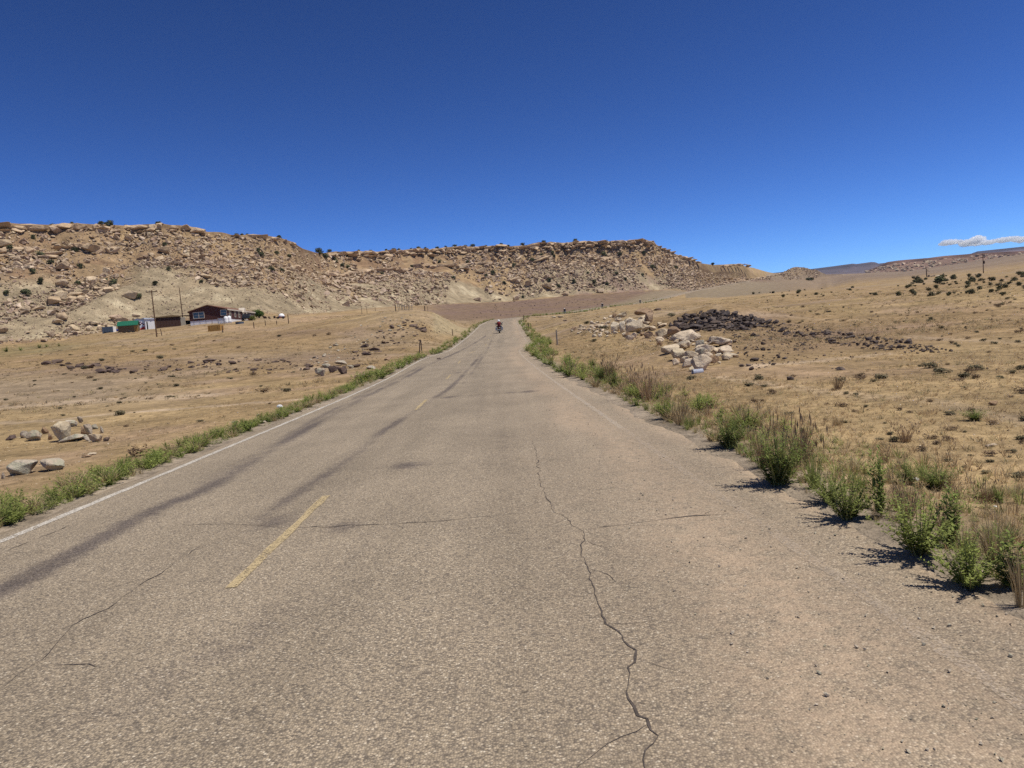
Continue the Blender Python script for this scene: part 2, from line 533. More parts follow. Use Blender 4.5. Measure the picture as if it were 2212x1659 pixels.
def ground_mat(name, fine=True):
    m, nt, b = new_mat(name, 0.95, 0.1)
    g = N(nt, 'ShaderNodeNewGeometry')
    a = N(nt, 'ShaderNodeAttribute', attribute_name='soil')
    pos = g.outputs['Position']
    col = a.outputs['Color']
    n1 = noise(nt, pos, 0.35, 5, 0.65)
    col = mixc(nt, col, ramp(nt, n1, [(0.3, 0.66), (0.7, 1.28)]), 1.0, 'MULTIPLY')
    n2 = noise(nt, pos, 3.2, 5, 0.7)
    col = mixc(nt, col, ramp(nt, n2, [(0.31, 0.58), (0.5, 1.0), (0.7, 1.36)]), 1.0, 'MULTIPLY')
    # crumbs, twigs and pebbles
    v = N(nt, 'ShaderNodeTexVoronoi'); v.inputs['Scale'].default_value = 17.0; nt.links.new(pos, v.inputs['Vector'])
    spk = ramp(nt, v.outputs['Distance'], [(0.0, 1.0), (0.22, 0.0)])
    sep = N(nt, 'ShaderNodeSeparateColor'); nt.links.new(v.outputs['Color'], sep.inputs[0])
    dark = mth(nt, 'MULTIPLY', spk, mth(nt, 'GREATER_THAN', sep.outputs[0], 0.72))
    lite = mth(nt, 'MULTIPLY', spk, mth(nt, 'GREATER_THAN', sep.outputs[1], 0.86))
    col = mixc(nt, col, (0.07, 0.045, 0.03), mth(nt, 'MULTIPLY', dark, 0.7))
    col = mixc(nt, col, (0.5, 0.4, 0.29), mth(nt, 'MULTIPLY', lite, 0.6))
    nt.links.new(col, b.inputs['Base Color'])
    hgt = mth(nt, 'ADD', mth(nt, 'MULTIPLY', n2, 1.0), mth(nt, 'MULTIPLY', noise(nt, pos, 22, 3), 0.35))
    bump(nt, b, hgt, 0.8, 0.12)
    return m

def rock_mat(name, cols, scale=1.2, stain=(0.12, 0.07, 0.045), stain_amt=0.5, lichen=None):
    m, nt, b = new_mat(name, 0.9, 0.15)
    tc = N(nt, 'ShaderNodeTexCoord'); g = N(nt, 'ShaderNodeNewGeometry'); oi = N(nt, 'ShaderNodeObjectInfo')
    pos = g.outputs['Position']
    rnd = mth(nt, 'FRACT', mth(nt, 'ADD', oi.outputs['Random'], g.outputs['Random Per Island']))
    k = len(cols)
    base = ramp(nt, rnd, [(i / max(k - 1, 1), c) for i, c in enumerate(cols)])
    n1 = noise(nt, pos, scale, 6, 0.65)
    col = mixc(nt, base, ramp(nt, n1, [(0.3, 0.7), (0.7, 1.25)]), 1.0, 'MULTIPLY')
    n2 = noise(nt, pos, scale * 3.1, 6, 0.7)
    st = ramp(nt, n2, [(0.52, 0.0), (0.68, 1.0)])
    col = mixc(nt, col, stain, mth(nt, 'MULTIPLY', st, stain_amt))
    if lichen:
        n3 = noise(nt, pos, scale * 2.2, 4, 0.6)
        col = mixc(nt, col, lichen, mth(nt, 'MULTIPLY', ramp(nt, n3, [(0.5, 0.0), (0.6, 1.0)]), 0.55))
    nt.links.new(col, b.inputs['Base Color'])
    bump(nt, b, mth(nt, 'ADD', n1, mth(nt, 'MULTIPLY', n2, 0.6)), 0.7, 0.25 / scale)
    return m

def leaf_mat(name, c, var=0.35, trans=0.25, use_attr=None):
    m, nt, b = new_mat(name, 0.75, 0.15)
    g = N(nt, 'ShaderNodeNewGeometry'); oi = N(nt, 'ShaderNodeObjectInfo')
    if use_attr:
        a = N(nt, 'ShaderNodeAttribute', attribute_name=use_attr); base = a.outputs['Color']
    else:
        base = mixc(nt, tuple(x * (1 - var) for x in c), tuple(min(1, x * (1 + var)) for x in c), oi.outputs['Random'])
    f = mth(nt, 'MULTIPLY_ADD', g.outputs['Random Per Island'], 0.7)
    nt.nodes[-1].inputs[2].default_value = 0.65
    col = mixc(nt, base, (1, 1, 1), 0.0)
    cm = N(nt, 'ShaderNodeCombineColor')
    for i in range(3): nt.links.new(f, cm.inputs[i])
    col = mixc(nt, col, cm.outputs[0], 1.0, 'MULTIPLY')
    nt.links.new(col, b.inputs['Base Color'])
    if trans:
        t = N(nt, 'ShaderNodeBsdfTranslucent'); nt.links.new(col, t.inputs['Color'])
        mx = N(nt, 'ShaderNodeMixShader'); mx.inputs[0].default_value = trans
        nt.links.new(b.outputs[0], mx.inputs[1]); nt.links.new(t.outputs[0], mx.inputs[2])
        nt.links.new(mx.outputs[0], nt.nodes['Material Output'].inputs['Surface'])
    return m

def road_mat():
    m, nt, b = new_mat('chip_seal', 0.85, 0.25)
    g = N(nt, 'ShaderNodeNewGeometry'); pos = g.outputs['Position']
    tar = N(nt, 'ShaderNodeAttribute', attribute_name='tar').outputs['Fac']
    sand = N(nt, 'ShaderNodeAttribute', attribute_name='sand').outputs['Fac']
    v = N(nt, 'ShaderNodeTexVoronoi'); v.inputs['Scale'].default_value = 98.0; nt.links.new(pos, v.inputs['Vector'])
    sep = N(nt, 'ShaderNodeSeparateColor'); nt.links.new(v.outputs['Color'], sep.inputs[0])
    stone = ramp(nt, sep.outputs[0], [(0.0, (0.09, 0.074, 0.062)), (0.2, (0.21, 0.172, 0.130)), (0.5, (0.38, 0.305, 0.212)), (0.8, (0.47, 0.372, 0.25)), (0.93, (0.58, 0.465, 0.32)), (1.0, (0.80, 0.69, 0.52))])
    gap = ramp(nt, v.outputs['Distance'], [(0.25, 1.0), (0.75, 0.42)])
    col = mixc(nt, stone, gap, 1.0, 'MULTIPLY')
    col = mixc(nt, col, (0.315, 0.256, 0.183), 0.25)
    big = noise(nt, pos, 0.5, 5, 0.6)
    col = mixc(nt, col, ramp(nt, big, [(0.3, 0.86), (0.7, 1.1)]), 1.0, 'MULTIPLY')
    mid = noise(nt, pos, 5.0, 4, 0.7)
    fine = noise(nt, pos, 34.0, 3, 0.7)
    t1 = mth(nt, 'ADD', mth(nt, 'MULTIPLY', tar, 1.55), mth(nt, 'MULTIPLY', mth(nt, 'SUBTRACT', mid, 0.5), 1.3))
    t2 = mth(nt, 'ADD', t1, mth(nt, 'MULTIPLY', mth(nt, 'SUBTRACT', fine, 0.5), 1.1))
    tf = mth(nt, 'MULTIPLY', mth(nt, 'SUBTRACT', t2, 0.30), 1.2, True)
    col = mixc(nt, col, mixc(nt, col, (0.46, 0.46, 0.53), 1.0, 'MULTIPLY'), tf)
    # worn, slightly darker wheel paths and paler polished patches
    lanes = N(nt, 'ShaderNodeMapping'); lanes.inputs['Scale'].default_value = (1.3, 0.07, 1.0); nt.links.new(pos, lanes.inputs['Vector'])
    col = mixc(nt, col, ramp(nt, noise(nt, lanes.outputs[0], 1.0, 5, 0.6), [(0.32, 0.84), (0.68, 1.12)]), 1.0, 'MULTIPLY')
    sf = mth(nt, 'MULTIPLY', sand, ramp(nt, noise(nt, pos, 9.0, 6, 0.75), [(0.35, 0.15), (0.62, 1.0)]), True)
    col = mixc(nt, col, mixc(nt, (0.47, 0.345, 0.23), ramp(nt, sep.outputs[1], [(0.0, 0.45), (0.25, 1.0), (1.0, 1.1)]), 1.0, 'MULTIPLY'), mth(nt, 'MULTIPLY', sf, 0.75))
    nt.links.new(col, b.inputs['Base Color'])
    bump(nt, b, mth(nt, 'SUBTRACT', 1.0, v.outputs['Distance']), 0.6, 0.006)
    return m

def paint_mat(name, c, wear, top=1.0):
    m, nt, b = new_mat(name, 0.8, 0.2)
    g = N(nt, 'ShaderNodeNewGeometry'); pos = g.outputs['Position']
    v = N(nt, 'ShaderNodeTexVoronoi'); v.inputs['Scale'].default_value = 88.0; nt.links.new(pos, v.inputs['Vector'])
    sep = N(nt, 'ShaderNodeSeparateColor'); nt.links.new(v.outputs['Color'], sep.inputs[0])
    wr = noise(nt, pos, 3.0, 5, 0.7)
    t = mth(nt, 'ADD', mth(nt, 'MULTIPLY', sep.outputs[0], 0.55), mth(nt, 'MULTIPLY', wr, 0.75))
    f = ramp(nt, t, [(wear, 0.0), (wear + 0.16, top)])
    col = mixc(nt, c, ramp(nt, v.outputs['Distance'], [(0.3, 1.0), (0.8, 0.6)]), 1.0, 'MULTIPLY')
    nt.links.new(col, b.inputs['Base Color'])
    tr = N(nt, 'ShaderNodeBsdfTransparent'); mx = N(nt, 'ShaderNodeMixShader')
    nt.links.new(f, mx.inputs[0]); nt.links.new(tr.outputs[0], mx.inputs[1]); nt.links.new(b.outputs[0], mx.inputs[2])
    nt.links.new(mx.outputs[0], nt.nodes['Material Output'].inputs['Surface'])
    return m

M = {}
M['ground'] = ground_mat('desert_soil')
M['mesa'] = ground_mat('mesa_soil')
M['road'] = road_mat()
M['white_paint'] = paint_mat('worn_white_paint', (0.66, 0.60, 0.51), 0.40, 0.95)
M['faint_paint'] = paint_mat('faded_white_paint', (0.76, 0.65, 0.52), 0.45, 0.40)
M['ghost_paint'] = paint_mat('nearly_gone_white_paint', (0.70, 0.58, 0.45), 0.54, 0.28)
M['yellow_paint'] = paint_mat('worn_yellow_paint', (0.58, 0.45, 0.25), 0.40, 0.9)
M['crack'] = plain('crack_tar', (0.085, 0.068, 0.056), 0.95, 0, 0.4, 30)
M['sandstone'] = rock_mat('sandstone', [(0.50, 0.375, 0.235), (0.60, 0.465, 0.31), (0.39, 0.28, 0.17), (0.55, 0.435, 0.28), (0.45, 0.325, 0.225)], 0.5, (0.17, 0.10, 0.065), 0.5)
M['ledge'] = rock_mat('ledge_sandstone', [(0.47, 0.34, 0.21), (0.54, 0.40, 0.26), (0.40, 0.28, 0.17)], 0.35, (0.13, 0.07, 0.045), 0.6)
M['scree'] = rock_mat('scree_rock', [(0.43, 0.325, 0.215), (0.53, 0.41, 0.28), (0.28, 0.195, 0.128), (0.47, 0.37, 0.245), (0.32, 0.222, 0.165), (0.62, 0.49, 0.355)], 0.6, (0.16, 0.095, 0.06), 0.45)
M['pale_rock'] = rock_mat('pale_quarry_rock', [(0.55, 0.45, 0.31), (0.66, 0.56, 0.41), (0.47, 0.36, 0.23), (0.62, 0.50, 0.36), (0.52, 0.43, 0.29)], 1.6, (0.26, 0.175, 0.105), 0.5)
M['brown_rock'] = rock_mat('brown_rock', [(0.36, 0.24, 0.14), (0.30, 0.20, 0.12), (0.40, 0.28, 0.18)], 1.6, (0.14, 0.085, 0.055), 0.6)
M['dark_rock'] = rock_mat('dark_basalt', [(0.085, 0.066, 0.056), (0.12, 0.094, 0.082), (0.055, 0.042, 0.036), (0.16, 0.12, 0.095), (0.10, 0.083, 0.078)], 2.0, (0.24, 0.165, 0.105), 0.45)
M['grey_rock'] = rock_mat('lichen_rock', [(0.42, 0.36, 0.27), (0.50, 0.42, 0.32), (0.36, 0.29, 0.21)], 2.2, (0.12, 0.08, 0.06), 0.55, (0.30, 0.31, 0.21))
M['left_dark'] = rock_mat('weathered_dark_rock', [(0.13, 0.092, 0.075), (0.17, 0.12, 0.09), (0.10, 0.07, 0.06)], 1.5, (0.24, 0.16, 0.10), 0.4)

# ------------------------------------------------------------------ the ground and the mesas
SOIL = dict(tan=(0.290, 0.200, 0.103), gold=(0.35, 0.25, 0.128), pink=(0.355, 0.245, 0.155), grey=(0.295, 0.222, 0.145), bench=(0.195, 0.132, 0.088), purple=(0.18, 0.12, 0.094),
            shale=(0.26, 0.21, 0.135), pale=(0.50, 0.385, 0.27), talus=(0.27, 0.187, 0.105), brown=(0.165, 0.106, 0.062), yard=(0.39, 0.27, 0.16), olive=(0.19, 0.165, 0.075))
SOIL = {k: np.array(v) for k, v in SOIL.items()}

def lerp(a, b, t):
    return a * (1 - t[:, None]) + b * t[:, None]

def seg_dist(x, y, pts):
    d = np.full(len(x), 1e9)
    for (a, b) in zip(pts[:-1], pts[1:]):
        ax, ay = a[0], a[1]; bx, by = b[0] - ax, b[1] - ay
        t = np.clip(((x - ax) * bx + (y - ay) * by) / (bx * bx + by * by + 1e-9), 0, 1)
        d = np.minimum(d, np.hypot(x - ax - t * bx, y - ay - t * by))
    return d

TRACKS = [  # worn pale tracks and washes on the flats
    (hits([-120, 0, 110, 200, 300, 420, 520, 640], [925, 914, 908, 899, 888, 880, 873, 864]), 0.34, 1.0),
    (hits([0, 120, 260, 420], [880, 872, 862, 856]), 1.6, 0.6),
    (hits([640, 720, 790], [794, 800, 795]), 0.5, 0.5),
    (hits([860, 900, 930], [812, 806, 802]), 0.5, 0.5),
    (hits([1640, 1700, 1760, 1830, 1900], [790, 786, 781, 772, 765]), 0.35, 0.8),
    (hits([1560, 1720, 1850, 1990, 2212, 2400], [815, 838, 856, 866, 905, 930]), 0.22, 0.5),
    (hits([1400, 1560, 1700, 1900], [668, 676, 682, 690]), 0.4, 0.3),
    (hits([1960, 2080, 2260], [727, 735, 742]), 0.35, 0.4),
]

def soil(x, y, z, s, k):
    px, py, f = proj(np.stack([x, y, z], 1))
    r = np.hypot(x, y); az = np.degrees(np.arctan2(x, y))
    px = np.where(f > 0.5, px, np.where(az < 0, -400, 2600)); py = np.where(f > 0.5, py, 1500)
    n1 = fbm(x / 17, y / 17, 101, 4); n2 = fbm(x / 4.5, y / 4.5, 111, 4); n3 = fbm(x / 60, y / 60, 121, 3)
    c = lerp(np.broadcast_to(SOIL['tan'], (len(x), 3)), SOIL['gold'], sstep(-0.25, 0.35, n1))
    c = lerp(c, SOIL['pink'], sstep(0.05, 0.5, n2) * 0.7)
    c = lerp(c, SOIL['grey'], sstep(0.1, 0.5, n3 + 0.4 * n2) * 0.55 * sstep(25, 60, r))
    # grey clay flats low on the west side
    g = np.exp(-((px - 90) / 260) ** 2 - ((py - 845) / 34) ** 2) * (r < 120)
    c = lerp(c, SOIL['grey'], np.clip(g * 1.1, 0, 0.9))
    # reddish brown bench between the road and the mesa
    b = (k <= 7) * sstep(860, 980, px) * (1 - sstep(1640, 1800, px)) * sstep(150, 230, r)
    b = b * np.clip((road_off(x, y) < -3) | ((r > 420) & (px > 1480)), 0, 1)
    c = lerp(c, lerp(np.broadcast_to(SOIL['bench'], (len(x), 3)), SOIL['purple'], sstep(-0.2, 0.4, n1)), np.clip(b, 0, 1) * 0.95)
    # pale greyish strip uphill of the far road
    c = lerp(c, SOIL['shale'], np.clip(b * sstep(-26, -14, road_off(x, y)) * sstep(240, 280, r), 0, 1) * 0.7)
    # yard dirt and cut bank
    q = np.exp(-((px - 690) / 80) ** 2 - ((py - 689 + (px - 690) * 0.05) / 6) ** 2) * (r > 130) * (k <= 7)
    c = lerp(c, SOIL['yard'], np.clip(q * 1.6, 0, 1))
    q = np.exp(-((px - 500) / 70) ** 2 - ((py - 709) / 6) ** 2) * (r > 120) * (k <= 7)
    c = lerp(c, SOIL['yard'], np.clip(q * 1.3, 0, 0.8))
    q = sstep(925, 945, px) * (1 - sstep(1010, 1035, px)) * sstep(672, 680, py) * (1 - sstep(712, 730, py)) * (r > 80) * (r < 125)
    c = lerp(c, np.array((0.36, 0.285, 0.165)), q * 0.85)
    # greenish wash at the foot of the mesa
    q = np.exp(-((px - 60) / 110) ** 2 - ((py - 757 + (px - 60) * 0.1) / 10) ** 2) * (k <= 7)
    c = lerp(c, SOIL['olive'], np.clip(q * 1.2, 0, 0.8) * (0.6 + 0.4 * n2))
    # dark gravelly ground between the scattered dark rocks
    for (cx, cy, sx, sy, a) in ((1550, 700, 105, 18, 0.7), (1800, 728, 190, 24, 0.55), (260, 795, 150, 12, 0.5), (680, 775, 120, 14, 0.35), (640, 720, 130, 14, 0.3)):
        q = np.exp(-((px - cx) / sx) ** 2 - ((py - cy - (cx - px) * 0.05) / sy) ** 2) * (r < 140)
        c = lerp(c, SOIL['purple'], np.clip(q * a * (1 + n2), 0, 0.85))
    for (pts, wd, amt) in TRACKS:
        d = seg_dist(x + 0.3 * n2, y + 0.6 * n1, pts)
        c = lerp(c, SOIL['pale'], (1 - sstep(wd * 0.5, wd * 1.5, d)) * amt * np.clip(0.75 + 0.5 * n2, 0, 1))
    # mesa slopes
    hill = np.interp(az, AZT, _hill)
    on = (k >= 7) & (k <= 10)
    a = np.radians(az) * r
    m1 = fbm(a / 26, r / 26, 131, 4); m2 = fbm(a / 6, r / 6, 141, 4)
    t = lerp(np.broadcast_to(SOIL['talus'], (len(x), 3)), SOIL['brown'], sstep(-0.1, 0.4, m2))
    t = lerp(t, SOIL['gold'], sstep(0.1, 0.5, m1) * 0.5)
    sh = sstep(0.0, 0.06, s) * (1 - sstep(0.34, 0.62, s + 0.45 * m1 + 0.12 * m2))
    t = lerp(t, SOIL['shale'], np.clip(sh, 0, 1) * 0.85)
    t = lerp(t, np.array((0.36, 0.305, 0.20)), np.clip(sh, 0, 1) * sstep(0.2, 0.5, m2) * 0.5)
    pur = sstep(1180, 1300, px) * (1 - sstep(0.3, 0.6, s + 0.3 * m1))
    t = lerp(t, SOIL['purple'], np.clip(pur, 0, 1) * 0.75 * sstep(-0.2, 0.2, m1 + m2))
    t = lerp(t, SOIL['brown'], (k == 9) * 0.5)
    t = t * (0.9 + 0.4 * m2[:, None])
    t = t * (1.30 - 0.27 * sstep(1430, 1530, px))[:, None]
    c = lerp(c, np.clip(t, 0, 0.8), on * hill)
    # the far plain
    fp = sstep(350, 900, r) * (1 - hill)
    c = lerp(c, lerp(np.broadcast_to(np.array((0.205, 0.15, 0.108)), (len(x), 3)), np.array((0.26, 0.195, 0.135)), sstep(-0.2, 0.4, fbm(x / 90, y / 45, 191, 4))), fp * 0.9)
    # sandy verge
    d = np.abs(road_off(x, y)) - HALF
    vg = (1 - sstep(0.2, 1.6, d)) * (y > -30) * (y < 900)
    c = lerp(c, np.array((0.37, 0.272, 0.185)), vg * 0.7 * np.clip(0.8 + n2, 0, 1) * (1 - 0.6 * sstep(25, 70, y)))
    c = lerp(c, np.array((0.285, 0.235, 0.178)), (1 - sstep(0.15, 0.6, d + 0.25 * n2)) * (y > -30) * (y < 900) * 0.85)
    return np.clip(c, 0.01, 0.9)

az_fine = np.concatenate([np.arange(-180, -46, 4.0), np.arange(-46, 46.01, 0.11), np.arange(50, 180.1, 4.0)])
az_fine[-1] = 180.0
SUB = [26, 26, 26, 34, 34, 40, 44, 52, 46, 9, 5, 6, 4]
tt = np.concatenate([[k + j / n for j in range(n)] for k, n in enumerate(SUB)] + [[len(SUB)]])
Rk, Zk = knots(az_fine)
ki = np.minimum(tt.astype(int), NK - 2); kf = (tt - ki)[:, None]
RR = Rk[ki] ** (1 - kf) * Rk[ki + 1] ** kf
AZ = np.broadcast_to(np.radians(az_fine)[None], RR.shape)
GX = RR * np.sin(AZ); GY = RR * np.cos(AZ)
GZ, GS, GK = land(GX, GY)
GC = soil(GX.ravel(), GY.ravel(), GZ.ravel(), GS.ravel(), GK.ravel()).reshape(*GX.shape, 3)
ROW7 = sum(SUB[:7])

def grid_piece(name, r0, r1, c0, c1, mat, label):
    sl = (slice(r0, r1 + 1), slice(c0, c1 + 1))
    V = np.stack([GX[sl], GY[sl], GZ[sl]], -1)
    nr, nc = V.shape[:2]
    i = np.arange(nr - 1)[:, None] * nc + np.arange(nc - 1)[None]
    F = np.stack([i, i + 1, i + 1 + nc, i + nc], -1).reshape(-1, 4)[:, ::-1]
    me = tri_mesh(name, V.reshape(-1, 3), F, [mat], {'soil': GC[sl].reshape(-1, 3)}, True)
    return tag(link(name, me), label, None, None, 'structure')

_c = lambda px, py: int(np.searchsorted(az_fine, float(az_of(px, py))))
NC = len(az_fine) - 1; NRW = len(tt) - 1
cA, cB, cC = _c(690, 544), _c(1512, 566), _c(1785, 594)
ground = grid_piece('ground', 0, ROW7, 0, NC, M['ground'], 'dry tan desert floor with sparse yellow grass')
mesa_a = grid_piece('mesa', ROW7, NRW, 0, cA, M['mesa'], 'boulder strewn tan mesa slope behind the brown house')
mesa_b = grid_piece('mesa', ROW7, NRW, cA, cB, M['mesa'], 'long flat-topped mesa with ledge rim behind the road')
hills = grid_piece('hills', ROW7, NRW, cB, cC, M['mesa'], 'low pale eroded hills at the end of the long mesa')
plain_far = grid_piece('terrain', ROW7, NRW, cC, NC, M['ground'], 'far plain rising to the distant mesas')

# distant mesas beyond the plain
def far_mesa(name, pts, foot, rr, depth, cl, label, c_low, c_high, c_cliff, seed):
    p = np.array(pts, float)
    xs = np.linspace(p[0, 0], p[-1, 0], 420)
    ys = np.interp(xs, p[:, 0], p[:, 1])
    az = np.radians(az_of(xs, ys))
    top = at(xs, ys, np.full_like(xs, rr))[:, 2]
    q = np.array(foot, float)
    bot = at(xs, np.interp(xs, q[:, 0], q[:, 1]), np.full_like(xs, rr - depth))[:, 2] - 6
    al = az * rr
    V = []; C = []
    rows = 26
    for j in range(rows + 1):
        t = j / rows
        if t < 0.8:
            u = t / 0.8; zf = u ** 1.25 * (1 - cl); rf = u * 0.96
        elif t < 0.92:
            u = (t - 0.8) / 0.12; zf = 1 - cl + cl * u; rf = 0.96 + 0.04 * u
        else:
            u = (t - 0.92) / 0.08; zf = 1.0 - 0.02 * u; rf = 1 + 1.2 * u
        r = rr - depth + depth * rf + depth * 0.10 * fbm(al / (depth * 0.35), np.full_like(al, t), seed, 3) * (1 if t < 0.92 else 0)
        z = bot + (top - bot) * zf + (top - bot) * 0.10 * fbm(al / (depth * 0.25), np.full_like(al, t * 3), seed + 5, 3) * math.sin(math.pi * min(1, t / 0.8))
        V.append(np.stack([r * np.sin(az), r * np.cos(az), z], 1))
        nn = fbm(al / (depth * 0.12), np.full_like(al, t * 9), seed + 9, 3)
        base = np.array(c_low) * (1 - t) + np.array(c_high) * t
        if 0.78 < t < 0.93: base = np.array(c_cliff)
        C.append(np.clip(base[None] * (1 + 0.55 * nn[:, None]), 0.01, 0.9))
    V = np.array(V); C = np.array(C)
    nr, nc = V.shape[:2]
    i = np.arange(nr - 1)[:, None] * nc + np.arange(nc - 1)[None]
    F = np.stack([i, i + 1, i + 1 + nc, i + nc], -1).reshape(-1, 4)[:, ::-1]
    return tag(link(name, tri_mesh(name, V.reshape(-1, 3), F, [M['mesa']], {'soil': C.reshape(-1, 3)}, True)), label, None, None, 'structure')

FAR_A = far_mesa('far_mesa', [(1870, 585), (1895, 576), (1916, 565.5), (1940, 562), (1962, 560), (2006, 556.5), (2040, 552), (2122, 546), (2212, 541.5), (2450, 520)],
         [(1870, 600), (1894, 598), (1952, 597), (2058, 582), (2128, 571), (2212, 558), (2450, 523)], 2000, 330, 0.16,
         'pinkish grey mesa with a dark rim beyond the plain', (0.23, 0.15, 0.105), (0.22, 0.14, 0.105), (0.15, 0.09, 0.07), 201)
far_mesa('far_mesa', [(1640, 592), (1735, 582), (1747, 581), (1802, 574), (1842, 568.5), (1850, 569.5), (1882, 565), (1890, 565.5), (1898, 568.5), (1916, 566.5), (1990, 561), (2060, 552), (2098, 547), (2103, 545), (2111, 542), (2212, 531.5), (2450, 508)],
         [(1640, 625), (2000, 600), (2450, 560)], 5200, 1100, 0.12,
         'blue-purple mesa on the skyline, the most distant one', (0.16, 0.12, 0.12), (0.14, 0.11, 0.12), (0.09, 0.07, 0.08), 231)

# ------------------------------------------------------------------ the road
LINE_R, DASH, LINE_L = 3.15, -0.55, -3.45        # offsets from the pavement centre
def road_pt(d, y, lift=0.0):
    s = road_x(y + 0.5) - road_x(y - 0.5)
    n = np.sqrt(1 + s * s)
    x = road_x(y) + d / n
    yy = y - d * s / n
    z = road_z(y) - 0.012 * np.maximum(np.abs(d) - 0.3, 0) * 0.6 + lift
    return np.stack([x, yy, z], -1)

def on_road(px, py):
    """picture points to points on the road surface"""
    out = []
    for (a, b) in zip(px, py):
        d = ray(a, b); t = 1.0
        lo, hi = 1.0, 400.0
        for r in np.geomspace(1.5, 300, 900):
            q = CAM + d * (r / np.hypot(d[0], d[1]))
            if q[2] < road_z(q[1]): break
        out.append(q)
    return np.array(out)

ys = np.concatenate([np.arange(-25, 0, 0.5), np.arange(0, 14, 0.10), np.arange(14, 40, 0.22), np.arange(40, 110, 0.5), np.arange(110, 260, 1.5), np.arange(260, 950, 5)])
ds = np.concatenate([[-1.0], np.linspace(-0.985, 0.985, 88), [1.0]]) * HALF
YY, DD = np.meshgrid(ys, ds, indexing='ij')
edge = np.abs(DD) > HALF * 0.9
wob = 0.16 * fbm(YY / 1.3, np.sign(DD) * 7 + YY * 0, 301, 4) + 0.12 * fbm(YY / 6.0, np.sign(DD) * 9 + YY * 0, 303, 2)
DW = DD + np.sign(DD) * wob * sstep(0.86, 1.0, np.abs(DD) / HALF)
RV = road_pt(DW, YY)
last = np.abs(DD) >= HALF - 1e-6
RV[..., 2] -= np.where(last, 0.10, 0)
TAR = np.zeros(YY.shape); SAND = np.zeros(YY.shape)
fx, fy = RV[..., 0].ravel(), RV[..., 1].ravel()
def streak(pxs, pys, w, amt, seed):
    global TAR
    pts = on_road(pxs, pys)
    d = seg_dist(fx, fy, pts).reshape(YY.shape)
    brk = sstep(-0.35, 0.25, fbm(RV[..., 0] / 1.1, RV[..., 1] / 3.5, seed, 3))
    TAR = np.maximum(TAR, amt * np.exp(-(d / w) ** 2) * (0.5 + 0.5 * brk))
streak([-160, 0, 120, 250, 330, 440, 560, 680, 800, 920, 1010, 1050], [1350, 1275, 1212, 1142, 1100, 1056, 985, 915, 850, 790, 750, 725], 0.19, 0.78, 401)
streak([440, 560, 680, 800, 920], [1040, 975, 905, 842, 785], 0.16, 0.6, 403)
streak([560, 680, 760, 830, 900, 970, 1010, 1040], [1120, 1040, 990, 930, 885, 840, 800, 765], 0.13, 0.75, 405)
streak([500, 620, 760, 840, 905], [1420, 1310, 1200, 1120, 1040], 0.22, 0.35, 407)
streak([1000, 1030, 1050, 1062], [830, 790, 760, 735], 0.12, 0.6, 409)
streak([1080, 1100, 1110], [1000, 900, 820], 0.25, 0.25, 411)
streak([250, 420, 620], [1530, 1430, 1330], 0.3, 0.3, 413)
for (a, b, w, amt) in ((590, 1128, 0.22, 0.7), (740, 1138, 0.18, 0.6), (880, 1007, 0.22, 0.7), (910, 1003, 0.16, 0.5), (970, 858, 0.25, 0.8), (1143, 845, 0.3, 0.85), (1100, 848, 0.2, 0.6), (990, 805, 0.3, 0.6), (1130, 728, 0.4, 0.5)):
    q = on_road([a], [b])[0]
    d = np.hypot(RV[..., 0] - q[0], (RV[..., 1] - q[1]) * 0.7)
    TAR = np.maximum(TAR, amt * np.exp(-(d / w) ** 2))
TAR = np.maximum(TAR, 0.16 * np.exp(-((DD - 0.9) / 0.4) ** 2) + 0.14 * np.exp(-((DD + 2.0) / 0.5) ** 2))
nz = fbm(RV[..., 0] / 0.9, RV[..., 1] / 2.5, 421, 4)
SAND = 0.05 + 0.30 * sstep(0.5, 2.2, DD) + 0.75 * np.exp(-((DD - 2.75 + 0.35 * nz) / 0.42) ** 2) + 0.9 * sstep(3.35, 3.8, DD + 0.35 * nz) + 0.5 * sstep(3.5, 3.8, -DD + 0.2 * nz)
SAND = SAND * (0.75 + 0.5 * nz)
nr, nc = YY.shape
i = np.arange(nr - 1)[:, None] * nc + np.arange(nc - 1)[None]
road = tag(link('road', tri_mesh('road', RV.reshape(-1, 3), np.stack([i, i + 1, i + 1 + nc, i + nc], -1).reshape(-1, 4), [M['road']],
                                 {'tar': TAR.ravel(), 'sand': np.clip(SAND, 0, 1).ravel()}, True)),
           'weathered grey chip-seal road running to the mesa', None, None, 'structure')

def strip(name, d, w, y0, y1, mat, lift=0.004, wobble=0.012, seed=1, step=None):
    n = max(3, int((y1 - y0) / (step or 0.25)))
    y = np.linspace(y0, y1, n)
    l = road_pt(d - w / 2 + wobble * vnoise(y * 4, y * 0, seed), y, lift); r = road_pt(d + w / 2 + wobble * vnoise(y * 4, y * 0 + 3, seed), y, lift)
    V = np.stack([l, r], 1).reshape(-1, 3)
    k = np.arange(n - 1) * 2
    return link(name, tri_mesh(name, V, np.stack([k, k + 1, k + 3, k + 2], -1), [mat]), road)

strip('edge_line', LINE_L, 0.10, -12, 180, M['white_paint'], 0.003, seed=3)
strip('edge_line', LINE_R, 0.085, 11.0, 180, M['faint_paint'], 0.003, seed=5)
strip('edge_line', LINE_R, 0.08, -10, 10.99, M['ghost_paint'], 0.003, seed=6)
_q = on_road([518, 725, 919, 943], [1268, 1070, 884, 859])
d0, d1 = _q[0][1], _q[1][1]
per = _q[2][1] - d0
for k in range(-1, 9):
    strip('centre_dash', DASH, 0.08, d0 + k * per, d1 + k * per, M['yellow_paint'], 0.005, seed=10 + k, step=0.12)

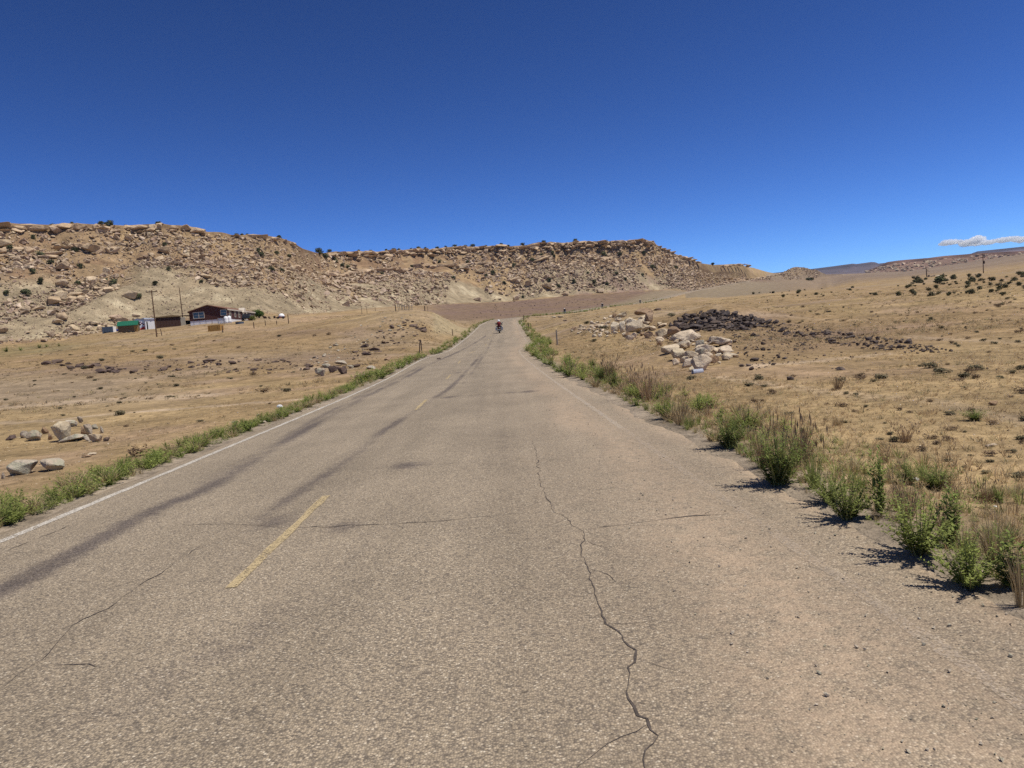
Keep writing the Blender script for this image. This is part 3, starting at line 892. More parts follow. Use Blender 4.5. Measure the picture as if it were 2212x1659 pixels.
def crack(pxs, pys, w0, seed, P=None, fork=True):
    P = on_road(pxs, pys) if P is None else P
    if fork:      # short side branches
        rg = np.random.default_rng(seed)
        for j in range(1, len(P) - 1, 2):
            t_ = P[j + 1] - P[j]; t_ = t_ / (np.linalg.norm(t_) + 1e-9)
            a_ = rg.choice([-1, 1]) * rg.uniform(0.5, 1.3); c_, s_ = math.cos(a_), math.sin(a_)
            d_ = np.array([t_[0] * c_ - t_[1] * s_, t_[0] * s_ + t_[1] * c_, 0]); L_ = rg.uniform(0.12, 0.4)
            crack(None, None, w0 * 0.6, seed + 40 + j, np.array([P[j], P[j] + d_ * L_ * 0.5, P[j] + d_ * L_ + np.array([rg.normal(0, 0.03), rg.normal(0, 0.03), 0])]), False)
    # jagged line
    pts = []
    for a, b in zip(P[:-1], P[1:]):
        n = max(2, int(np.linalg.norm(b - a) / 0.05))
        for j in range(n): pts.append(a + (b - a) * j / n)
    pts.append(P[-1]); pts = np.array(pts)
    s = np.arange(len(pts))
    t = np.gradient(pts, axis=0); t /= np.linalg.norm(t, axis=1)[:, None] + 1e-9
    nrm = np.stack([t[:, 1], -t[:, 0], 0 * t[:, 0]], 1)
    pts = pts + nrm * (0.022 * fbm(s / 3.0, s * 0, seed, 3) + 0.012 * vnoise(s * 0.9, s * 0, seed + 2))[:, None]
    w = 0.72 * w0 * np.clip(0.55 + 1.3 * fbm(s / 4.0, s * 0, seed + 4, 3) + 0.5 * vnoise(s * 1.1, s * 0, seed + 6), 0.30, 1.7)
    w = w * np.minimum(1, np.minimum(s, len(s) - 1 - s) / 3.0 + 0.1)
    L = pts - nrm * w[:, None] / 2; R_ = pts + nrm * w[:, None] / 2
    V = np.stack([L, R_], 1).reshape(-1, 3)
    off = road_off(V[:, 0], V[:, 1])
    V[:, 2] = road_z(V[:, 1]) - 0.012 * np.maximum(np.abs(off) - 0.3, 0) * 0.6 + 0.0035
    k = np.arange(len(pts) - 1) * 2
    link('crack', tri_mesh('crack', V, np.stack([k, k + 1, k + 3, k + 2], -1), [M['crack']]), road)

crack([1150, 1160, 1165, 1172, 1195, 1225, 1255, 1262, 1250, 1270, 1288, 1311, 1349, 1372, 1360, 1362, 1380, 1400, 1416, 1393, 1400, 1415],
      [950, 985, 1020, 1055, 1100, 1118, 1145, 1165, 1195, 1225, 1288, 1344, 1382, 1415, 1481, 1507, 1542, 1563, 1588, 1619, 1659, 1700], 0.013, 501)
crack([380, 490, 560, 620, 700, 850, 960, 1050, 1110, 1170], [1133, 1131, 1135, 1140, 1139, 1133, 1126, 1115, 1110, 1106], 0.011, 511)
crack([1280, 1350, 1450, 1520, 1580], [1138, 1129, 1116, 1109, 1105], 0.022, 521)
crack([820, 880, 940, 1010], [1012, 1007, 1004, 999], 0.012, 531)
crack([870, 950, 1040, 1100, 1145], [863, 858, 853, 849, 845], 0.02, 541)
crack([434, 345, 290, 228, 162, 130, 99, 33, 0, -60], [1178, 1240, 1273, 1314, 1347, 1380, 1424, 1454, 1483, 1510], 0.010, 551)
crack([103, 140, 195, 232], [1430, 1437, 1435, 1443], 0.009, 561)
crack([0, 50, 99, 160], [1191, 1172, 1152, 1128], 0.012, 571)
crack([1050, 1080, 1120], [713, 712, 712], 0.03, 581)

# ------------------------------------------------------------------ rocks
def hull(seed, n, box=(1, 1, 0.7), boxy=0.6):
    """angular block: convex hull of random points, unit width, base at z = 0"""
    rg = np.random.default_rng(seed)
    p = rg.normal(size=(n, 3)); p /= np.linalg.norm(p, axis=1)[:, None]
    q = p / np.abs(p).max(1)[:, None]
    p = p * (1 - boxy) + q * boxy * 0.8
    p *= (0.85 + 0.3 * rg.random((n, 1)))
    bm = bmesh.new()
    for v in p: bm.verts.new(v)
    bmesh.ops.convex_hull(bm, input=bm.verts)
    for v in [v for v in bm.verts if not v.link_faces]: bm.verts.remove(v)
    return bm, np.array(box)

def hull_arrays(seed, n, box=(1, 1, 0.7), boxy=0.6, detail=0):
    bm, bx = hull(seed, n, box, boxy)
    if detail:
        bmesh.ops.bevel(bm, geom=list(bm.edges), offset=0.07, segments=1, affect='EDGES')
        bmesh.ops.triangulate(bm, faces=list(bm.faces))
        for _ in range(detail - 1):
            bmesh.ops.subdivide_edges(bm, edges=[e for e in bm.edges if e.calc_length() > 0.35], cuts=1)
            bmesh.ops.triangulate(bm, faces=list(bm.faces))
        rg = np.random.default_rng(seed + 99)
        for v in bm.verts:
            v.co += v.normal * float(0.06 * vnoise(v.co.x * 2.7 + seed, v.co.y * 2.7 + v.co.z * 1.9, seed)) + Vector(rg.normal(size=3) * 0.012)
    bmesh.ops.triangulate(bm, faces=list(bm.faces))
    bm.verts.ensure_lookup_table(); bm.verts.index_update()
    V = np.array([v.co[:] for v in bm.verts]); F = np.array([[v.index for v in f.verts] for f in bm.faces])
    bm.free()
    V[:, :2] -= (V[:, :2].max(0) + V[:, :2].min(0)) / 2
    V[:, 2] -= V[:, 2].min()
    V /= np.array([np.ptp(V[:, 0]), np.ptp(V[:, 1]), np.ptp(V[:, 2])])
    return V * bx, F

def rock_set(name, mat, seeds, n, box, boxy, detail=2):
    return [tri_mesh(name, *hull_arrays(s, n, box, boxy, detail), [mat]) for s in seeds]

BOX1 = (1, 0.85, 1.0)
PALE = rock_set('block', M['pale_rock'], range(10, 22), 16, BOX1, 0.7)
BROWN = rock_set('block', M['brown_rock'], range(30, 36), 18, BOX1, 0.45)
DARK = rock_set('dark_rock', M['dark_rock'], range(40, 52), 13, BOX1, 0.65, 1)
GREY = rock_set('lichen_rock', M['grey_rock'], range(60, 68), 15, BOX1, 0.6)
LDARK = rock_set('slab_rock', M['left_dark'], range(70, 78), 13, BOX1, 0.6, 1)
HILL = rock_set('boulder', M['sandstone'], range(80, 96), 15, BOX1, 0.55, 1)
LEDGE = rock_set('ledge', M['ledge'], range(100, 112), 20, BOX1, 0.8, 1)

def rock(name, me, p, w, h, label, cat='rock', group=None, depth=None, sink=0.12, tilt=0.12, rz=None, mat=None):
    o = link(name, me)
    d = depth or w * random.uniform(0.7, 1.0)
    o.location = (p[0], p[1], p[2] - h * sink)
    o.rotation_euler = (random.uniform(-tilt, tilt), random.uniform(-tilt, tilt), random.uniform(0, 6.28) if rz is None else rz)
    o.scale = (w, d, h)
    return tag(o, label, cat, group)

def px_rock(name, meshes, x, y, w, h, label, cat='rock', group=None, r=None, lift=0.0, tilt=0.12, sink=0.1):
    """a rock whose base shows at (x, y + h/2), w by h in the picture"""
    p = hit(x, y + h * 0.5) if r is None else at(x, y + h * 0.5, r)
    dist = math.hypot(p[0], p[1])
    k = dist / FOC
    p = p + np.array([0, 0, lift])
    if cat == 'rock' and group and 'pale rock pile' in group: w, h = w * 1.25, h * 1.25
    if group == 'rocks west of the road': w, h = w * 0.9, h * 0.95
    return rock(name, random.choice(meshes), p, w * k, h * k * 1.1, label, cat, group, tilt=tilt, sink=sink, rz=random.uniform(-0.5, 0.5) + random.choice([0, math.pi]))

# --- pale quarried blocks beside the road
random.seed(11)
big = [  # x, y, w, h, mesh set, label
    (1391, 677, 34, 15, BROWN, 'broad weathered brown boulder topping the pale rock pile'),
    (1414, 685, 26, 19, BROWN, 'tall brown boulder at the upper end of the pale rock pile'),
    (1395, 690, 24, 13, PALE, 'bright cream block lodged below the brown boulders'),
    (1373, 709, 35, 25, PALE, 'largest wedge-shaped pale block in the rock pile with shaded front'),
    (1406, 720, 28, 20, BROWN, 'brown stained block below the wedge-shaped pale block'),
    (1330, 708, 20, 20, PALE, 'upright cream block among small pale rubble'),
    (1344, 708, 11, 20, PALE, 'narrow upright pale block beside the wedge-shaped block'),
    (1438, 721, 29, 17, PALE, 'cream block between the brown stained and square leaning blocks'),
    (1458, 719, 22, 20, BROWN, 'square leaning block with a white upper edge'),
    (1486, 728, 50, 20, PALE, 'long flat pale slab across the middle of the rock pile'),
    (1551, 740, 41, 17, PALE, 'rounded pale boulder on the dark rock side of the pile'),
    (1521, 754, 29, 15, PALE, 'smooth cream boulder resting in the lower rock pile'),
    (1502, 747, 30, 15, GREY, 'greenish sloping slab in the lower rock pile'),
    (1477, 743, 24, 14, PALE, 'chipped cream block under the long flat slab'),
    (1450, 754, 32, 15, PALE, 'broad tan slab at the edge of the lower rock pile'),
    (1465, 766, 24, 20, PALE, 'pale block with pinkish front in the lower rock pile'),
    (1492, 771, 24, 18, PALE, 'angular tan block behind the front boulder'),
    (1510, 762, 18, 15, GREY, 'dark mottled lichen block in the lower rock pile'),
    (1526, 767, 18, 9, PALE, 'small bright white block above the front boulder'),
    (1516, 786, 33, 29, PALE, 'big white-streaked boulder at the front of the rock pile'),
    (1539, 780, 20, 17, BROWN, 'shaded brown block beside the front boulder'),
    (1488, 785, 26, 15, PALE, 'wide tan block left of the front boulder, by the metal pipe'),
    (1478, 778, 17, 12, PALE, 'small pale block behind the wide tan block'),
    (1459, 783, 12, 12, PALE, 'small pointed cream rock at the roadward foot of the pile'),
    (1568, 773, 18, 10, PALE, 'bright white rock lying apart from the pile'),
    (1578, 766, 24, 6, PALE, 'flat white slab lying beyond the bright white rock'),
    (1550, 758, 15, 10, PALE, 'small tan rock between the pile and the white slab'),
    (1567, 757, 22, 12, PALE, 'tan block above the flat white slab'),
    (1501, 795, 20, 6, PALE, 'thin white slab just above the metal pipe'),
    (1342, 682, 21, 8, PALE, 'pale slab along the crest of the rubble slope'),
    (1328, 683, 8, 8, BROWN, 'small orange rock on the crest of the rubble'),
    (1294, 705, 20, 6, PALE, 'long thin slab on the pale rubble slope'),
    (1240, 711, 9, 7, BROWN, 'dark brown rock at the roadward tip of the rubble'),
    (1367, 696, 20, 12, PALE, 'cream block stacked above the wedge-shaped block'),
    (1386, 696, 15, 10, PALE, 'small cream block beside the bright cream block'),
    (1394, 708, 22, 11, PALE, 'long tan block beside the wedge-shaped block'),
    (1358, 722, 18, 9, BROWN, 'rounded brown rock in front of the wedge-shaped block'),
    (1371, 724, 10, 9, PALE, 'small bright cube-like rock under the wedge-shaped block'),
    (1361, 730, 15, 9, PALE, 'small pale rock in front of the rounded brown rock'),
    (1426, 733, 15, 9, PALE, 'greyish pale rock below the cream block'),
]
for (x, y, w, h, ms, lab) in sorted(big, key=lambda t: t[1]):
    px_rock('sandstone_block', ms, x, y, w, h, lab, 'rock', 'quarried blocks in the pale rock pile', tilt=0.22)
def in_poly(n, poly, seed, bias=None):
    rg = np.random.default_rng(seed); P = np.array(poly, float); out = []
    lo, hi = P.min(0), P.max(0)
    while len(out) < n:
        q = lo + rg.random(2) * (hi - lo); ins = False
        j = len(P) - 1
        for i in range(len(P)):
            if (P[i, 1] > q[1]) != (P[j, 1] > q[1]) and q[0] < (P[j, 0] - P[i, 0]) * (q[1] - P[i, 1]) / (P[j, 1] - P[i, 1]) + P[i, 0]: ins = not ins
            j = i
        if ins: out.append(q)
    return np.array(out)

def scatter_rocks(name, meshes, pts, wlo, whi, label, group, flat=(0.4, 0.75), tilt=0.3, power=2.0, cat='rock'):
    H = hits(pts[:, 0], pts[:, 1])
    for p in H:
        k = math.hypot(p[0], p[1]) / FOC
        w = (wlo + (whi - wlo) * random.random() ** power) * k
        rock(name, random.choice(meshes), p, w, w * random.uniform(*flat), label, cat, group, tilt=tilt)

scatter_rocks('rubble_rock', PALE, in_poly(100, [(1232, 714), (1280, 697), (1330, 680), (1352, 690), (1340, 718), (1320, 728), (1250, 732)], 3), 4, 13,
              'small pale rock in the rubble spilling from the rock pile', 'pale rubble rocks')
scatter_rocks('rubble_rock', PALE + BROWN, in_poly(150, [(1330, 700), (1350, 682), (1420, 690), (1440, 712), (1500, 722), (1575, 738), (1590, 772), (1540, 800), (1460, 785), (1440, 755), (1400, 735), (1345, 730)], 4), 8, 20,
              'pale rock wedged between the big quarried blocks', 'filler rocks of the pale rock pile')
# --- dark rock pile and its tail
random.seed(12)
px_rock('dark_boulder', DARK, 1465, 703, 26, 15, 'largest round dark boulder with greenish lichen at the pile edge', 'rock')
px_rock('dark_boulder', DARK, 1537, 691, 20, 13, 'blackest square boulder in the dark rock pile', 'rock')
px_rock('dark_boulder', DARK, 1506, 704, 34, 9, 'long dark slab lying at the foot of the dark pile', 'rock')
px_rock('dark_boulder', DARK, 1816, 796, 22, 8, 'black rock lying alone beside the pale wash', 'rock')
px_rock('dark_boulder', DARK, 1708, 817, 14, 8, 'small dark rock alone in the yellow grass', 'rock')
px_rock('dark_boulder', DARK, 1630, 776, 20, 8, 'striped dark rock between the rock pile and the grass', 'rock')
DL = 'dark basalt rock heaped in the dark rock pile'
scatter_rocks('dark_rock', DARK, in_poly(150, [(1440, 702), (1470, 690), (1505, 676), (1545, 673), (1590, 680), (1640, 690), (1660, 702), (1600, 714), (1520, 714), (1460, 714)], 5), 7, 24, DL, 'rocks of the dark rock pile', flat=(0.3, 0.7), tilt=0.45, power=2.6)
scatter_rocks('dark_rock', DARK, in_poly(95, [(1640, 690), (1700, 700), (1760, 712), (1840, 722), (1960, 738), (2060, 756), (2050, 766), (1900, 756), (1750, 735), (1640, 712)], 6), 5, 17,
              'dark rock in the long trail running out from the dark pile', 'trail of dark rocks', flat=(0.35, 0.7))
scatter_rocks('dark_rock', DARK, in_poly(70, [(1560, 712), (1700, 712), (1760, 745), (1720, 780), (1640, 800), (1580, 800), (1590, 760)], 8), 4, 13,
              'dark rock scattered on the slope below the dark pile', 'scattered dark rocks', flat=(0.35, 0.7))
# --- rocks west of the road
random.seed(13)
west = [(132, 933, 50, 38, PALE, 'big pale-topped boulder with a shaded brown face in the near rock cluster', 0.0), (160, 946, 66, 12, GREY, 'long white slab in front of the big pale-topped boulder', 0),
        (153, 915, 24, 14, GREY, 'grey rock leaning behind the big pale-topped boulder', 0), (174, 915, 11, 12, GREY, 'small pale cube of rock standing on the orange rock', 0.12),
        (177, 932, 20, 20, BROWN, 'orange rock below the small pale cube', 0), (193, 930, 18, 26, GREY, 'tall pale grey-green slab beside the orange rock', 0),
        (188, 946, 15, 14, GREY, 'small grey-green rock at the foot of the tall slab', 0), (210, 945, 28, 18, PALE, 'pinkish rock at the end of the near rock cluster', 0),
        (218, 928, 12, 14, GREY, 'pale upright rock behind the pinkish rock', 0), (205, 922, 14, 10, GREY, 'lichen rock at the back of the near cluster', 0),
        (231, 949, 14, 8, LDARK, 'dark rock at the very end of the near cluster', 0), (104, 944, 14, 14, BROWN, 'small brown rock beside the big pale-topped boulder', 0),
        (78, 941, 32, 20, GREY, 'lichen covered rock trailing off the near cluster', 0), (48, 939, 26, 14, GREY, 'low lichen rock farther from the near cluster', 0),
        (24, 945, 18, 10, LDARK, 'low dark stone at the thin end of the near cluster', 0), (94, 930, 18, 14, BROWN, 'tan stone behind the lichen covered rock', 0),
        (48, 1010, 52, 28, GREY, 'flat-topped layered rock alone in the yellow grass', 0), (112, 1004, 52, 24, GREY, 'lichen rock with dark shaded end beside the flat-topped rock', 0),
        (3, 1028, 14, 12, GREY, 'pale stone cut by the picture edge', 0), (200, 980, 20, 5, PALE, 'thin pinkish stone lying near the lichen rock', 0), (186, 985, 22, 5, BROWN, 'thin brown stone beside the thin pinkish stone', 0),
        (693, 803, 26, 18, GREY, 'round lichen boulder in the roadside rock cluster', 0), (717, 797, 24, 16, LDARK, 'dark rock in the middle of the roadside cluster', 0),
        (740, 800, 22, 16, LDARK, 'angular dark rock in the roadside cluster', 0), (735, 785, 34, 8, GREY, 'long pale slab on top of the roadside cluster', 0.1), (705, 790, 20, 10, GREY, 'pale rock at the back of the roadside cluster', 0),
        (757, 792, 14, 8, GREY, 'small grey rock at the end of the long pale slab', 0), (800, 793, 28, 8, GREY, 'flat greenish slab apart from the roadside cluster', 0), (780, 812, 30, 7, LDARK, 'low dark slab in front of the roadside cluster', 0),
        (838, 774, 20, 9, BROWN, 'reddish rock at the foot of the mound', 0), (862, 787, 18, 4, GREY, 'thin pale slab lying in the grass by the verge', 0), (948, 775, 10, 5, LDARK, 'small black stone near the verge', 0)]
for (x, y, w, h, ms, lab, lf) in west:
    px_rock('field_rock', ms, x, y, w, h, lab, 'rock', 'rocks west of the road', lift=lf, tilt=0.15)
LL = 'low dark weathered rock in the broken outcrop across the field'
scatter_rocks('outcrop_rock', LDARK, in_poly(55, [(88, 786), (140, 780), (240, 794), (330, 800), (420, 782), (540, 772), (560, 780), (440, 795), (330, 808), (230, 808), (120, 794)], 21), 8, 24, LL, 'outcrop of dark rocks', flat=(0.25, 0.45))
scatter_rocks('outcrop_rock', LDARK, in_poly(38, [(480, 800), (560, 780), (640, 775), (700, 780), (790, 790), (740, 800), (600, 806), (500, 812)], 22), 7, 20, 'dark rock lying loose on the field below the outcrop', 'loose dark rocks', flat=(0.25, 0.45))
scatter_rocks('outcrop_rock', LDARK, in_poly(60, [(690, 795), (760, 760), (820, 715), (880, 690), (960, 715), (880, 735), (840, 760), (770, 790)], 23), 6, 22, 'dark slab in the rock line climbing the mound', 'rock line on the mound', flat=(0.22, 0.4))
scatter_rocks('pale_stone', GREY, in_poly(50, [(650, 790), (720, 740), (800, 690), (880, 678), (900, 690), (820, 740), (740, 780)], 24), 4, 12, 'small pale stone strewn over the mound', 'pale stones on the mound', flat=(0.3, 0.5))
scatter_rocks('pale_stone', GREY, in_poly(24, [(560, 920), (640, 895), (700, 880), (500, 905), (430, 960), (600, 905)], 25), 4, 14, 'small pale stone in the grass near the verge', 'pale stones near the verge', flat=(0.3, 0.5))
px_rock('field_rock', BROWN, 2146, 871, 18, 8, 'tan rock beside the faint trail', 'rock')
px_rock('field_rock', PALE, 2141, 962, 18, 5, 'flat white stone lying in the dry grass', 'rock')
px_rock('field_rock', PALE, 1210, 684, 14, 5, 'pale slab below the nearest of the three far motorcycles', 'rock')
px_rock('field_rock', GREY, 1196, 685, 10, 4, 'small lichen slab below the nearest of the three far motorcycles', 'rock')
px_rock('field_rock', LDARK, 1222, 692, 12, 3, 'low dark slab between the rubble and the far road', 'rock')
px_rock('field_rock', LDARK, 1420, 668, 16, 5, 'dark brushy rock on the slope above the brown boulders', 'rock')

# --- ledges and boulders of the mesas
random.seed(14)
def rim_at(px):
    y = np.interp(px, [p[0] for p in RIM], [p[1] for p in RIM])
    return float(az_of(px, y))
def ledge(az, dz, w, h, d, parent, out=0.5):
    i = int((az + 180) / 0.05)
    r = rim_r[i] - out; z = rim_z[i] - dz
    o = link('ledge', random.choice(LEDGE), parent)
    a = math.radians(az)
    o.location = (r * math.sin(a), r * math.cos(a), z - h)
    o.rotation_euler = (random.uniform(-0.08, 0.08), random.uniform(-0.08, 0.08), -a + random.uniform(-0.35, 0.35))
    o.scale = (w, d, h)
for (x, w, h) in [(8, 5, 2.0), (33, 6, 2.3), (52, 6.5, 2.2), (78, 7, 2.4), (112, 8.5, 2.2), (140, 6, 2.0), (175, 6.5, 2.3), (200, 5, 2.6), (222, 5.5, 2.2), (245, 8, 1.8), (275, 5, 1.6), (300, 6, 1.7), (340, 6, 1.6), (375, 5, 1.8),
                  (400, 6, 2.0), (420, 5.5, 2.2), (434, 4, 2.0), (-70, 7, 2.0), (510, 5, 1.6), (540, 6, 1.8), (565, 7, 2.0), (590, 6, 2.0), (612, 5, 1.6), (630, 4, 1.5)]:
    ledge(rim_at(x), random.uniform(-0.15, 0.35), w * random.uniform(0.6, 1.0), h, random.uniform(4, 6), mesa_a, random.uniform(0.0, 1.8))
    if random.random() < 0.7:
        ledge(rim_at(x + random.uniform(-14, 14)), h * random.uniform(0.7, 1.1), w * random.uniform(0.5, 0.9), h * 0.7, random.uniform(3, 5), mesa_a, 1.6)
for x in np.arange(700, 1430, 8.5):
    xx = x + random.uniform(-4, 4)
    w = random.uniform(3.5, 9.5); h = random.uniform(1.4, 3.2)
    ledge(rim_at(xx), random.uniform(-0.2, 0.5), w, h, random.uniform(5, 8), mesa_b, random.uniform(-0.5, 2.0))
    if random.random() < 0.85:
        ledge(rim_at(xx + random.uniform(-6, 6)), random.uniform(1.8, 3.4), w * random.uniform(0.4, 1.0), random.uniform(1.2, 2.4), random.uniform(4, 7), mesa_b, random.uniform(1.5, 4))
    if random.random() < 0.45:
        ledge(rim_at(xx + random.uniform(-6, 6)), random.uniform(3.5, 5), w * random.uniform(0.3, 0.7), random.uniform(1.2, 2.2), random.uniform(4, 7), mesa_b, random.uniform(3, 6))
for x in np.arange(1430, 1512, 11):
    ledge(rim_at(x), random.uniform(-0.3, 0.6), random.uniform(4, 9), random.uniform(1.2, 2.2), 6, mesa_b, random.uniform(0, 2))
for x in list(np.arange(1560, 1618, 8)):
    ledge(rim_at(x), random.uniform(0.6, 1.6), random.uniform(4, 7), random.uniform(1.5, 3.2), 5, hills, random.uniform(0, 2))

def strata(x0, x1, step, s0, wl, wh, hl, hh, parent, skip=0.25):
    """broken bands of bedrock along the contour"""
    for x in np.arange(x0, x1, step):
        if random.random() < skip: continue
        az = rim_at(x + random.uniform(-step, step) * 0.4); s = s0 + 0.03 * math.sin(x * 0.05) + random.uniform(-0.012, 0.012)
        R, Z = knots(np.array([az])); r = float(R[7, 0] + s * (R[9, 0] - R[7, 0])); a = math.radians(az)
        p = (r * math.sin(a), r * math.cos(a)); h = random.uniform(hl, hh)
        o = link('ledge', random.choice(LEDGE), parent)
        o.location = (p[0], p[1], gz(*p) - h * 0.35); o.rotation_euler = (random.uniform(-0.08, 0.08), random.uniform(-0.08, 0.08), -a + random.uniform(-0.25, 0.25))
        o.scale = (random.uniform(wl, wh), random.uniform(3, 5), h)
strata(-60, 260, 16, 0.86, 4, 9, 1.2, 2.2, mesa_a, 0.45)
strata(395, 480, 6, 0.74, 1.5, 3.2, 1.6, 2.8, mesa_a, 0.15)
strata(540, 660, 9, 0.7, 3, 6, 1.2, 2.2, mesa_a, 0.3)
strata(690, 1000, 9, 0.84, 5, 13, 1.6, 3.2, mesa_b, 0.3)
strata(1000, 1300, 13, 0.80, 4, 10, 1.6, 3.0, mesa_b, 0.45)
strata(1430, 1560, 8, 0.86, 3, 7, 1.4, 2.6, mesa_b, 0.3)
strata(1560, 1650, 8, 0.6, 5, 10, 1.6, 3.2, hills, 0.2)
strata(1550, 1650, 8, 0.85, 5, 10, 1.6, 3.2, hills, 0.2)
strata(1290, 1480, 4.5, 0.74, 1.8, 4.0, 3.0, 5.0, mesa_b, 0.1)

def slope_points(n, x0, x1, smin, smax, seed, bias=1.0):
    """points on the mesa slopes between picture columns x0 and x1; s is 0 at the foot, 1 at the cliff"""
    rg = np.random.default_rng(seed)
    az0, az1 = rim_at(x0), rim_at(x1)
    a = az0 + (az1 - az0) * rg.random(n)
    s = smin + (smax - smin) * rg.random(n) ** bias
    R, Z = knots(a)
    r = R[7] + s * (R[9] - R[7])
    x = r * np.sin(np.radians(a)); y = r * np.cos(np.radians(a))
    return x, y, land(x, y)[0], s, a, r

def big_hill_rock(px, py, w, h, lab, ms=None):
    px_rock('hillside_boulder', ms or HILL, px, py, w, h, lab, 'boulder', 'notable boulders on the mesa slopes', tilt=0.2)
for (px, py, w, h, lab) in [(14, 530, 36, 20, 'huge flat cream boulder high on the slope at the picture edge'), (140, 574, 32, 15, 'long tan slab boulder beside a dark juniper, mid slope'), (280, 636, 28, 14, 'pale overhanging boulder just above the gully'),
                            (132, 612, 26, 15, 'rounded pale boulder below the long slab'), (196, 538, 34, 16, 'pair-like pale boulder in the middle of the slope'), (246, 541, 28, 12, 'flat pale boulder above the house gully'),
                            (354, 541, 22, 14, 'square pale boulder on the upper slope above the poles'), (118, 498, 22, 14, 'boulder just fallen from the rim ledge'), (205, 700, 22, 10, 'reddish boulder at the foot beside the blue container'),
                            (250, 686, 24, 12, 'long pinkish slab in the gully behind the green roof'), (262, 692, 26, 12, 'pink boulder in the gully directly behind the green roof'), (136, 684, 20, 14, 'white boulder low on the slope'),
                            (110, 722, 16, 12, 'pale boulder on the foot of the slope above the wash'), (146, 714, 15, 12, 'pedestal-like pale boulder near the foot'), (6, 714, 22, 12, 'large white boulder at the foot, picture edge'),
                            (125, 694, 20, 9, 'flat pale boulder low on the slope'), (85, 666, 20, 8, 'flat tan boulder half way down the slope'), (56, 668, 20, 12, 'rounded tan boulder beside the flat tan one'),
                            (1180, 616, 26, 12, 'arched boulder low on the long mesa'), (1246, 591, 12, 16, 'tall orange block on the long mesa'), (1170, 560, 34, 8, 'long flat boulder below the rim of the long mesa'),
                            (1004, 578, 22, 12, 'pale boulder pair on the long mesa'), (1038, 584, 22, 12, 'rounded pale boulder beside the pair'), (1114, 604, 24, 11, 'dark-sided boulder above the brown bench'),
                            (1030, 645, 18, 8, 'pale boulder at the foot above the brown bench'), (1222, 634, 18, 9, 'pale boulder at the foot above the far road'), (1116, 642, 15, 12, 'dark round boulder near the foot of the long mesa'),
                            (1297, 627, 16, 10, 'tan boulder lying on the foot opposite the far road')]:
    big_hill_rock(px, py, w, h, lab)
def hill_boulders(n, x0, x1, smin, smax, wlo, whi, label, group, seed, bias=1.0):
    x, y, z, s, a, r = slope_points(n * 4, x0, x1, smin, smax, seed, bias)
    rank = np.argsort(-(fbm(np.radians(a) * r / 20, r / 26, 611, 4) + 0.3 * np.random.default_rng(seed).random(n * 4)))[:n]
    for q in zip(x[rank], y[rank], z[rank]):
        w = wlo + (whi - wlo) * random.random() ** 3
        rock('hillside_boulder', random.choice(HILL), q, w, w * random.uniform(0.4, 0.75), label, 'boulder', group, sink=0.2, tilt=0.3)
hill_boulders(60, -20, 240, 0.35, 1.0, 1.2, 4.0, 'tan sandstone boulder on the upper slope above the wash', 'boulders on the upper slope above the wash', 31)
hill_boulders(48, -20, 240, 0.0, 0.42, 0.8, 3.0, 'pale boulder low on the slope just above the wash', 'boulders low above the wash', 35)
hill_boulders(55, 240, 450, 0.25, 1.0, 1.4, 4.0, 'tan sandstone boulder on the slope above the house and sheds', 'boulders above the house', 32, 0.8)
hill_boulders(38, 450, 680, 0.3, 1.0, 1.4, 4.0, 'tan sandstone boulder on the ridge falling towards the long mesa', 'boulders on the ridge', 33, 0.8)
hill_boulders(68, 690, 1480, 0.25, 1.0, 2.0, 6.0, 'tan sandstone boulder on the long mesa slope', 'boulders on the long mesa', 34, 0.8)

# loose scree, far too many to count
T9 = [hull_arrays(300 + k, 9, BOX1, 0.6) for k in range(14)]
def scree(name, parts, mat, label, seed):
    rg = np.random.default_rng(seed); X = []; W = []
    for (n, x0, x1, s0, s1, wlo, whi, bias) in parts:
        x, y, z, s, a, r = slope_points(n, x0, x1, s0, s1, seed + n, bias)
        keep = rg.random(n) < sstep(-0.2, 0.3, fbm(np.radians(a) * r / 20, r / 26, 611, 4) + 0.75 * (s - 0.42) + 0.35 * sstep(-28, -31, a) * (s < 0.9) + 0.3 * sstep(5.5, 7.5, a))
        keep |= whi < 0.75
        X.append(np.stack([x, y, z], 1)[keep]); W.append((wlo + (whi - wlo) * rg.random(n) ** 3)[keep])
    X = np.concatenate(X); W = np.concatenate(W); n = len(W)
    fl = rg.uniform(0.35, 0.75, n)
    X[:, 2] -= W * fl * 0.2
    mats = rotz_scale(rg.uniform(0, 6.28, n), W, W * rg.uniform(0.6, 1.1, n), W * fl, (rg.normal(0, 0.22, n), rg.normal(0, 0.22, n)))
    V, F, _ = merge(T9, rg.integers(0, len(T9), n), mats, X)
    tag(link(name, tri_mesh(name, V, F, [mat])), label, None, None, 'stuff')
scree('scree', [(5600, -120, 690, 0.12, 1.0, 0.45, 2.3, 0.75), (11000, -120, 690, 0.05, 1.0, 0.25, 0.95, 0.8), (1200, -120, 430, 0.0, 0.6, 0.35, 1.1, 1.0), (2600, -120, 260, 0.0, 0.7, 0.3, 1.5, 1.0), (6000, -120, 690, 0.0, 0.8, 0.15, 0.7, 1.0)], M['scree'], 'loose tan rubble covering the slope behind the house', 71)
scree('scree', [(8200, 690, 1500, 0.1, 1.0, 0.7, 3.6, 0.75), (11000, 690, 1500, 0.05, 1.0, 0.45, 1.6, 0.8), (5200, 1440, 1770, 0.05, 1.0, 0.7, 2.6, 0.9)], M['scree'], 'loose tan rubble covering the long mesa', 72)

